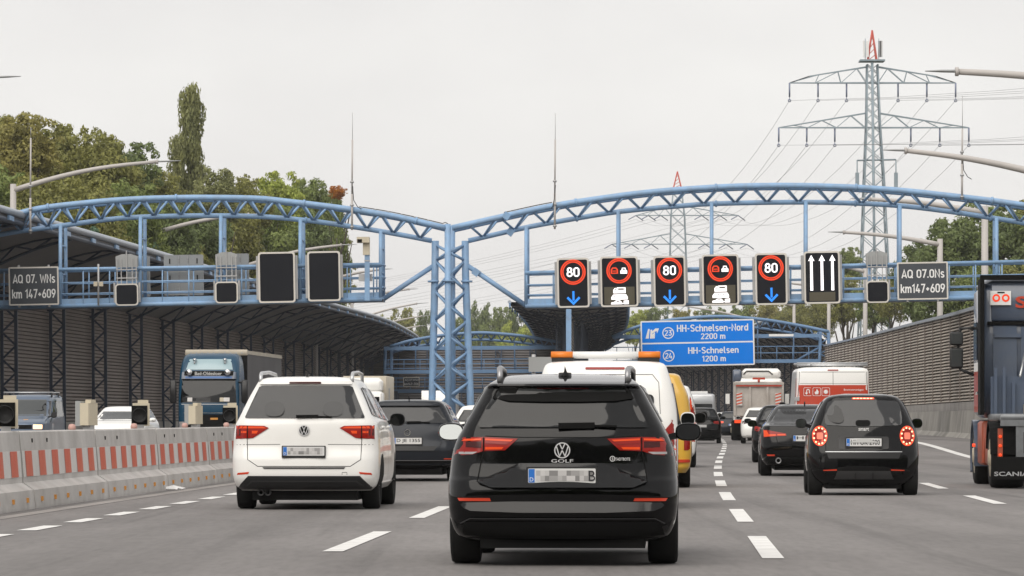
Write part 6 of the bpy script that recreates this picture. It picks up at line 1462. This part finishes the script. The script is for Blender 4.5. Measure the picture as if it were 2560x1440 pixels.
# side of cab, seen at a sharp angle
for sx in (-1, 1):
    for z0, z1, m in ((1.6,1.95,'p_red'), (1.95,2.1,'white'), (1.25,1.55,'p_red')): bbox(t, 'side_stripe', sx*1.235-.008, sx*1.235+.008, cy+.3, cy+1.6, z0, z1, M[m])
    bbox(t, 'side_window', sx*1.235-.006, sx*1.235+.006, cy+.9, cy+1.8, 2.15, 2.8, M['glass'])
    rods(t, 'mirror_arm', [(sx*1.22,cy+2.0,2.72),(sx*1.45,cy+2.1,2.72),(sx*1.5,cy+2.1,2.3),(sx*1.45,cy+2.1,2.0),(sx*1.22,cy+2.0,1.9)], .03, M['black'])
    for z0, z1 in ((2.42,2.66), (2.02,2.38)):
        q = bbox(t, 'mirror_housing', sx*1.52-.115, sx*1.52+.115, cy+2.02, cy+2.15, z0, z1, M['black'], .03); flat([(sx*1.52-.09,z0+.03),(sx*1.52+.09,z0+.03),(sx*1.52+.09,z1-.03),(sx*1.52-.09,z1-.03)], cy+2.015, 'mirror_glass', M['glassclear'], q)
    truck_wheel(t, sx*1.07, cy+1.85, .5, .33, M['hub'], sx); truck_wheel(t, sx*.97, 1.35, .5, .56, M['hub'], sx)
    ar = MB(); ar.sweep([[(sx*1.26, cy+1.85+.6*math.cos(a), .5+.62*math.sin(a)), (sx*.9, cy+1.85+.6*math.cos(a), .5+.62*math.sin(a)), (sx*.9, cy+1.85+.56*math.cos(a), .5+.57*math.sin(a)), (sx*1.26, cy+1.85+.56*math.cos(a), .5+.57*math.sin(a))] for a in np.linspace(-.5, math.pi+.3, 16)], closed=True, smooth=False); ar.build('front_fender', M['p_navy'], t)
    ar = MB(); ar.sweep([[(sx*1.27, 1.35+.6*math.cos(a), .5+.6*math.sin(a)), (sx*.68, 1.35+.6*math.cos(a), .5+.6*math.sin(a)), (sx*.68, 1.35+.57*math.cos(a), .5+.57*math.sin(a)), (sx*1.27, 1.35+.57*math.cos(a), .5+.57*math.sin(a))] for a in np.linspace(.25, math.pi-.1, 14)], closed=True); ar.build('rear_fender', M['matblack'], t)
    bbox(t, 'side_tank', sx*.95-.22, sx*.95+.22, 2.1, 3.7, .35, .85, M['p_orange'], .05); bbox(t, 'chassis_step', sx*1.02-.2, sx*1.02+.2, cy-.2, cy+1.0, .35, 1.1, M['p_orange'], .04)
    bbox(t, 'mud_flap', sx*.95-.32, sx*.95+.32, .45, .48, .16, .52, M['matblack']); 
    bbox(t, 'rear_bracket_silver', sx*.82-.30, sx*.82+.30, .5, .62, 1.02, 1.12, M['galvdark']); bbox(t, 'rear_bracket_silver', sx*.70-.17, sx*.70+.17, .52, .6, .52, 1.02, M['galvdark']); bbox(t, 'bracket_slot', sx*.70-.05, sx*.70+.05, .505, .525, .58, .92, M['plastic'])
    for z in (.85, .70, .55): q = MB().lathe([(0,-.03),(.022,-.02),(.026,0)], (sx*1.12,.6,z), 'y', 10).build('marker_light', M['brake'], t)
    bbox(t, 'light_board', sx*1.12-.04, sx*1.12+.04, .61, .64, .42, .98, M['p_orange'])
    MB().lathe([(0,0),(.03,.0),(.03,.05)], (sx*1.3,cy+1.15,.68), 'x', 10).build('marker_light', M['brake'], t)
bbox(t, 'chassis', -.45, .45, .5, cy+2, .55, .95, M['p_orange'])
for x0 in (-.95, .95): text('SCANIA', M['silver'], t, (x0, .44, .245), wid=.56, hgt=.07, bold=.02)
bbox(t, 'deck', -1.12, 1.15, .75, cy-.15, 1.1, 1.22, M['galvdark'], .02); bbox(t, 'deck_load', -.55, .95, .9, cy-.5, 1.22, 1.38, M['cream']); bbox(t, 'headboard', -1.1, 1.13, cy-.6, cy-.5, 1.22, 1.85, M['p_navy'])
for x in (-1.02, -.88, -.72, .75, .9): bbox(t, 'stake', x-.025, x+.025, cy-.7, cy-.62, 1.2, 2.0 if x < -.8 else 1.75, M['p_navy'])
rod(t, 'prop', (-.62,cy-.8,1.85), (-.5,cy-.3,2.25), .02, M['silver'], 6)
# ------------------------------------------------------------------ oncoming traffic on the left carriageway
def lorry_front(t, w_, z0, z1, y, paint, wind, visor=None):
    pass
# blue van
c = Car('blue_van', 'steel blue oncoming van with roof bars and one lit headlight', 'van', 147, 100, vanrows(.92,1.95,4.8,lean=.1,top=.9,belt=1.05,hood=1.12), M['p_blue'], rev=True)
L = 4.8
c.root.location.y += 0
c.panel('windscreen', [(-.70,1.78),(.70,1.78),(.80,1.22),(-.80,1.22)], M['glassclear'], 'front', lift=.006, res=.12)
c.panel('grille', rrect(-.5,.5,.78,.92,.02), M['matblack'], 'front', lift=.008); vw_badge(c, 0, .85, .07, 'front')
for sx in (-1, 1):
    q = c.panel('headlight', rrect(sx*.68-.14,sx*.68+.14,.78,.93,.02), M['lampwhite'] if sx > 0 else mat('headlight_lit', (.8,.5,.3), .3, emit=(1,.6,.3), es=1.3), 'front', lift=.01)
    sd = 'right' if sx > 0 else 'left'; c.panel('side_window', [(2.2,1.2),(3.6,1.2),(3.3,1.72),(2.2,1.74)], M['glass'], sd, lift=.005, res=.2); c.panel('side_window', [(.4,1.2),(2.0,1.2),(2.0,1.74),(.5,1.72)], M['glass'], sd, lift=.005, res=.2)
for y in (1.0, 2.4): rod(c.root, 'roof_bar', (-.85,y,2.02), (.85,y,2.02), .025, M['silver'], 6); [rod(c.root, 'roof_bar_foot', (sx*.8,y,1.85), (sx*.8,y,2.02), .03, M['black'], 5) for sx in (-1,1)]
c.panel('bumper', [(-.88,.62),(.88,.62),(.88,.42),(-.88,.42)], M['plastic'], 'front', lift=.05, back=.06); c.panel('bonnet_emblem', chaikin([(-.32,1.12),(-.12,1.10),(-.2,1.08),(-.3,1.09)],1), M['amber'], 'front', lift=.006)
c.underbody(.6,.2,4.5,.15,.3); c.wheels(.88,.9,3.9,.32,.2,dark=True); c.mirrors(1.05,3.5,1.25,.2,.2,cap=M['black'],front=True)
# white oncoming car
c = gcar('white_oncoming_car', 'white oncoming car behind the black-lensed warning lamp', 136, 332, M['p_white'], w_=.93, h_=1.52, L=4.5, rev=True, plate=None)
c.panel('windscreen', [(-.56,1.36),(.56,1.36),(.72,1.06),(-.72,1.06)], M['glassclear'], 'front', lift=.006, res=.12)
for sx in (-1, 1): c.panel('headlight', [(sx*.5,.80),(sx*.85,.84),(sx*.85,.72),(sx*.55,.72)], M['lampwhite'], 'front', lift=.008)
c.panel('grille', rrect(-.42,.42,.5,.76,.06), M['matblack'], 'front', lift=.008)
# teal lorry with grey curtain trailer; front at local y=0, body behind (+y away from the viewer)
Y = 172; hd = slope(180)
t = thing('articulated_lorry', 'teal oncoming lorry with grey curtain-sided trailer', 'lorry', ((520-1280)*Y/F, Y, 0), -math.atan(hd))
cab = Car.__new__(Car); cab.root = t; cab.paint = M['p_teal']
rows_ = [row(.35,1.15,.12,2.1,.12,.2,.02,.05), row(.5,1.23,.02,2.15,.12,.22,.02,.05), row(1.5,1.25,.0,2.2,.12,.22,.02,.05), row(2.0,1.25,.05,2.2,.12,.22,.02,.05), row(2.9,1.23,.28,2.2,.14,.22,.02,.05), row(3.3,1.2,.5,2.2,.2,.25,.02,.05), row(3.65,1.12,.85,2.2,.2,.3,.02,.05), row(3.78,.95,1.2,2.15,.2,.3,.02,.05), row(3.8,.5,1.5,2.1,.1,.2,.02,.05)]
cab.body = body_mesh(rows_, 40, 1.0, 1.0).build('cab', M['p_teal'], t, sharp=40); me = cab.body.data
cab.bvh = BVHTree.FromPolygons([v.co.copy() for v in me.vertices], [tuple(p.vertices) for p in me.polygons])
cab.panel('windscreen', [(-1.08,2.72),(1.08,2.72),(1.14,1.78),(-1.14,1.78)], M['glass'], lift=.01, res=.15)
for x, w2, m in ((-.75,.1,'whitesheet'), (.75,.12,'whitesheet'), (.55,.08,'beige'), (-.2,.3,'plastic')): cab.panel('dashboard_item', rrect(x-w2,x+w2,1.82,1.98,.02), M[m], lift=.013)
cab.panel('sun_visor', [(-1.1,3.02),(1.1,3.02),(1.12,2.74),(-1.12,2.74)], M['p_navy'], lift=.14, back=.1); cab.panel('visor_stripe', [(-.95,2.84),(.95,2.84),(.95,2.76),(-.95,2.76)], mat('stripe_blue', (.03,.12,.35), .4), lift=.147)
text('Bad-Oldesloer', M['white'], t, (0, .12, 2.96), wid=1.1, hgt=.13); 
cab.panel('sign_board', rrect(-1.0,1.0,2.88,3.06,.03), M['matblack'], lift=.16, back=.1)
for x in (-.78, .78): MB().lathe([(0,-.06),(.11,-.05),(.13,.0),(.1,.12)], (x,.1,3.0), 'y', 16).build('spot_lamp', M['chrome'], t)
for x in (-.62, .62): MB().lathe([(0,-.08),(.06,-.06),(.07,.25),(.03,.32)], (x,.55,3.52), 'y', 12).build('air_horn', M['chrome'], t); rod(t, 'horn_stay', (x,.6,3.3), (x,.6,3.5), .03, M['chrome'])
cab.panel('roof_panel', [(-.85,3.55),(.85,3.55),(.95,3.12),(-.95,3.12)], mat('pale_roof_panel', (.3,.42,.46), .3, coat=.5), lift=.01, res=.15)
cab.panel('grille', rrect(-.95,.95,.75,1.3,.05), M['matblack'], lift=.01, res=.2); cab.panel('chrome_trim', rrect(-1.0,1.0,1.34,1.37,.01), M['chrome'], lift=.012, res=.2); cab.panel('chrome_trim', [(-1.1,1.72),(1.1,1.72),(1.1,1.70),(-1.1,1.70)], M['chrome'], lift=.012, res=.2); MB().box((.25,-.015,1.12),(.3,.03,.08)).build('orange_badge', M['amber'], t)
cab.panel('headlight', [(-1.2,1.0),(-.98,1.0),(-.98,.6),(-1.18,.6)], M['lampwhite'], lift=.01); cab.panel('headlight', [(1.2,1.0),(.98,1.0),(.98,.6),(1.18,.6)], M['lampwhite'], lift=.01)
for sx in (-1, 1):
    q = bbox(t, 'mirror_housing', sx*1.46-.13, sx*1.46+.13, .25, .42, 1.75, 2.7, M['black'], .05); rod(t, 'mirror_arm', (sx*1.2,.4,2.6), (sx*1.45,.33,2.6), .04, M['black'])
    cab.panel('side_window', [(.9,1.85),(1.7,1.85),(1.7,2.6),(1.0,2.6)], M['glass'], 'right' if sx > 0 else 'left', lift=.006, res=.2)
    for y in (1.3, 3.6, 4.9, 11.6, 12.9, 14.2): truck_wheel(t, sx*1.05, y, .5, .35, M['hub'], sx)
bbox(t, 'trailer_box', -1.27, 1.27, 2.9, 16.4, 1.15, 3.86, M['curtain']); bbox(t, 'trailer_front_wall', -1.28, 1.28, 2.82, 2.9, 1.15, 3.9, M['matblack'])
bbox(t, 'trailer_roof_rim', -1.29, 1.29, 2.78, 3.0, 3.72, 3.97, M['cream'], .03); bbox(t, 'trailer_roof_rail', 1.25, 1.29, 3.0, 16.42, 3.78, 3.93, M['cream']); bbox(t, 'trailer_roof_rail', -1.29, -1.25, 3.0, 16.42, 3.78, 3.93, M['cream']); bbox(t, 'trailer_roof', -1.26, 1.26, 3.0, 16.4, 3.87, 3.9, M['cream'])
for i in range(10): MB().box((-1.05+i*.235,2.775,3.83),(.06,.02,.06)).build('rivet_plate', M['galv'], t)
bbox(t, 'chassis', -.5, .5, 1.0, 16.2, .75, 1.12, M['matblack'])
# cream box lorry and white lorry further back
Y = 230; t = thing('box_lorry', 'cream box lorry with white cab partly behind the white people carrier', 'lorry', ((905-1280)*Y/F, Y, 0), -math.atan(slope(Y)))
bbox(t, 'box_body', -1.2, 1.2, 2.0, 8.0, 1.0, 3.45, M['cream'], .04); bbox(t, 'cab', -1.1, 1.1, 0, 1.95, .5, 2.6, M['p_white'], .12); bbox(t, 'roof_deflector', -1.05, 1.05, .7, 1.9, 2.5, 3.35, M['p_white'], .2); bbox(t, 'windscreen', -.95, .95, -.02, .05, 1.6, 2.3, M['glass']); bbox(t, 'side_hatch', 1.195, 1.205, 3.6, 4.6, 1.9, 2.8, M['signback'])
for sx in (-1, 1):
    for y in (1.0, 5.8): truck_wheel(t, sx*1.0, y, .45, .3, M['hub'], sx)
bbox(t, 'chassis', -.45, .45, .8, 7.8, .6, 1.0, M['matblack'])
Y = 300; t = thing('white_lorry', 'small distant white lorry seen through the foot of the central mast', 'lorry', ((1092-1280)*Y/F, Y, 0), -math.atan(slope(Y)))
bbox(t, 'box_body', -1.2, 1.2, 2.0, 8.0, 1.0, 3.1, M['p_white'], .04); bbox(t, 'cab', -1.1, 1.1, 0, 1.95, .5, 2.6, M['p_white'], .12); bbox(t, 'windscreen', -.95, .95, -.02, .05, 1.6, 2.3, M['glass'])
for sx in (-1, 1):
    for y in (1.0, 5.8): truck_wheel(t, sx*1.0, y, .45, .3, M['hub'], sx)
bbox(t, 'chassis', -.45, .45, .8, 7.8, .6, 1.0, M['matblack'])
# grey cabinet with posts on the median, above the roof of the white van
t = wthing('sign_post_pair', 'grey back of a roadside sign on two posts left of the white van roof', 'sign', (at(1365,905,120).x, 120, 0))
for px in (1334, 1400): rod(t, 'post', (at(px,905,120).x, 120, 0), at(px, 886, 120), .06, M['galv'])
p = at(1368, 911, 119.9); boxp(t, 'sign_panel', p, (1.05, .05, .42), M['signback']); 
# ------------------------------------------------------------------ woodland behind the viewer, unseen, added to darken reflections in the car paint
V = []; rg = np.random.default_rng(3); n = 62000
px_ = rg.uniform(-150, 150, n); py_ = rg.uniform(-95, -62, n)-np.abs(px_)*.05; hh = 22+4*np.sin(px_*.21)+3*np.sin(px_*.53+1); pz_ = hh*rg.uniform(0, 1, n)
Pc = np.stack([px_, py_, pz_], 1); t1 = rg.normal(size=(n, 3)); t1 /= np.linalg.norm(t1, axis=1)[:, None]; t2 = np.cross(t1, rg.normal(size=(n, 3))); t2 /= np.linalg.norm(t2, axis=1)[:, None]
Q = np.stack([Pc-t1*.9, Pc+t2*.6, Pc+t1*.9, Pc-t2*.6], 1).reshape(-1, 3)
me = bpy.data.meshes.new('reflection_woodland'); me.from_pydata(Q.tolist(), [], [(4*i, 4*i+1, 4*i+2, 4*i+3) for i in range(n)]); me.update(); me.materials.append(M['leaf_dark'])
o = put('reflection_woodland', me); o['kind'] = 'stuff'; o['label'] = 'added green wood behind the viewer, unseen, darkening reflections'; o['category'] = 'wood'
# ------------------------------------------------------------------ thin haze over the whole place
hz = MB().box((0, 500, 29), (1400, 1500, 62)).build('haze', None)
hz['kind'] = 'stuff'
hm_ = bpy.data.materials.new('haze'); hm_.use_nodes = True; t = hm_.node_tree; t.nodes.clear()
ho = t.nodes.new('ShaderNodeOutputMaterial'); pv = t.nodes.new('ShaderNodeVolumePrincipled'); pv.inputs['Color'].default_value = (.97,.975,.985,1); pv.inputs['Density'].default_value = .0001
t.links.new(pv.outputs[0], ho.inputs['Volume']); hz.data.materials.append(hm_)
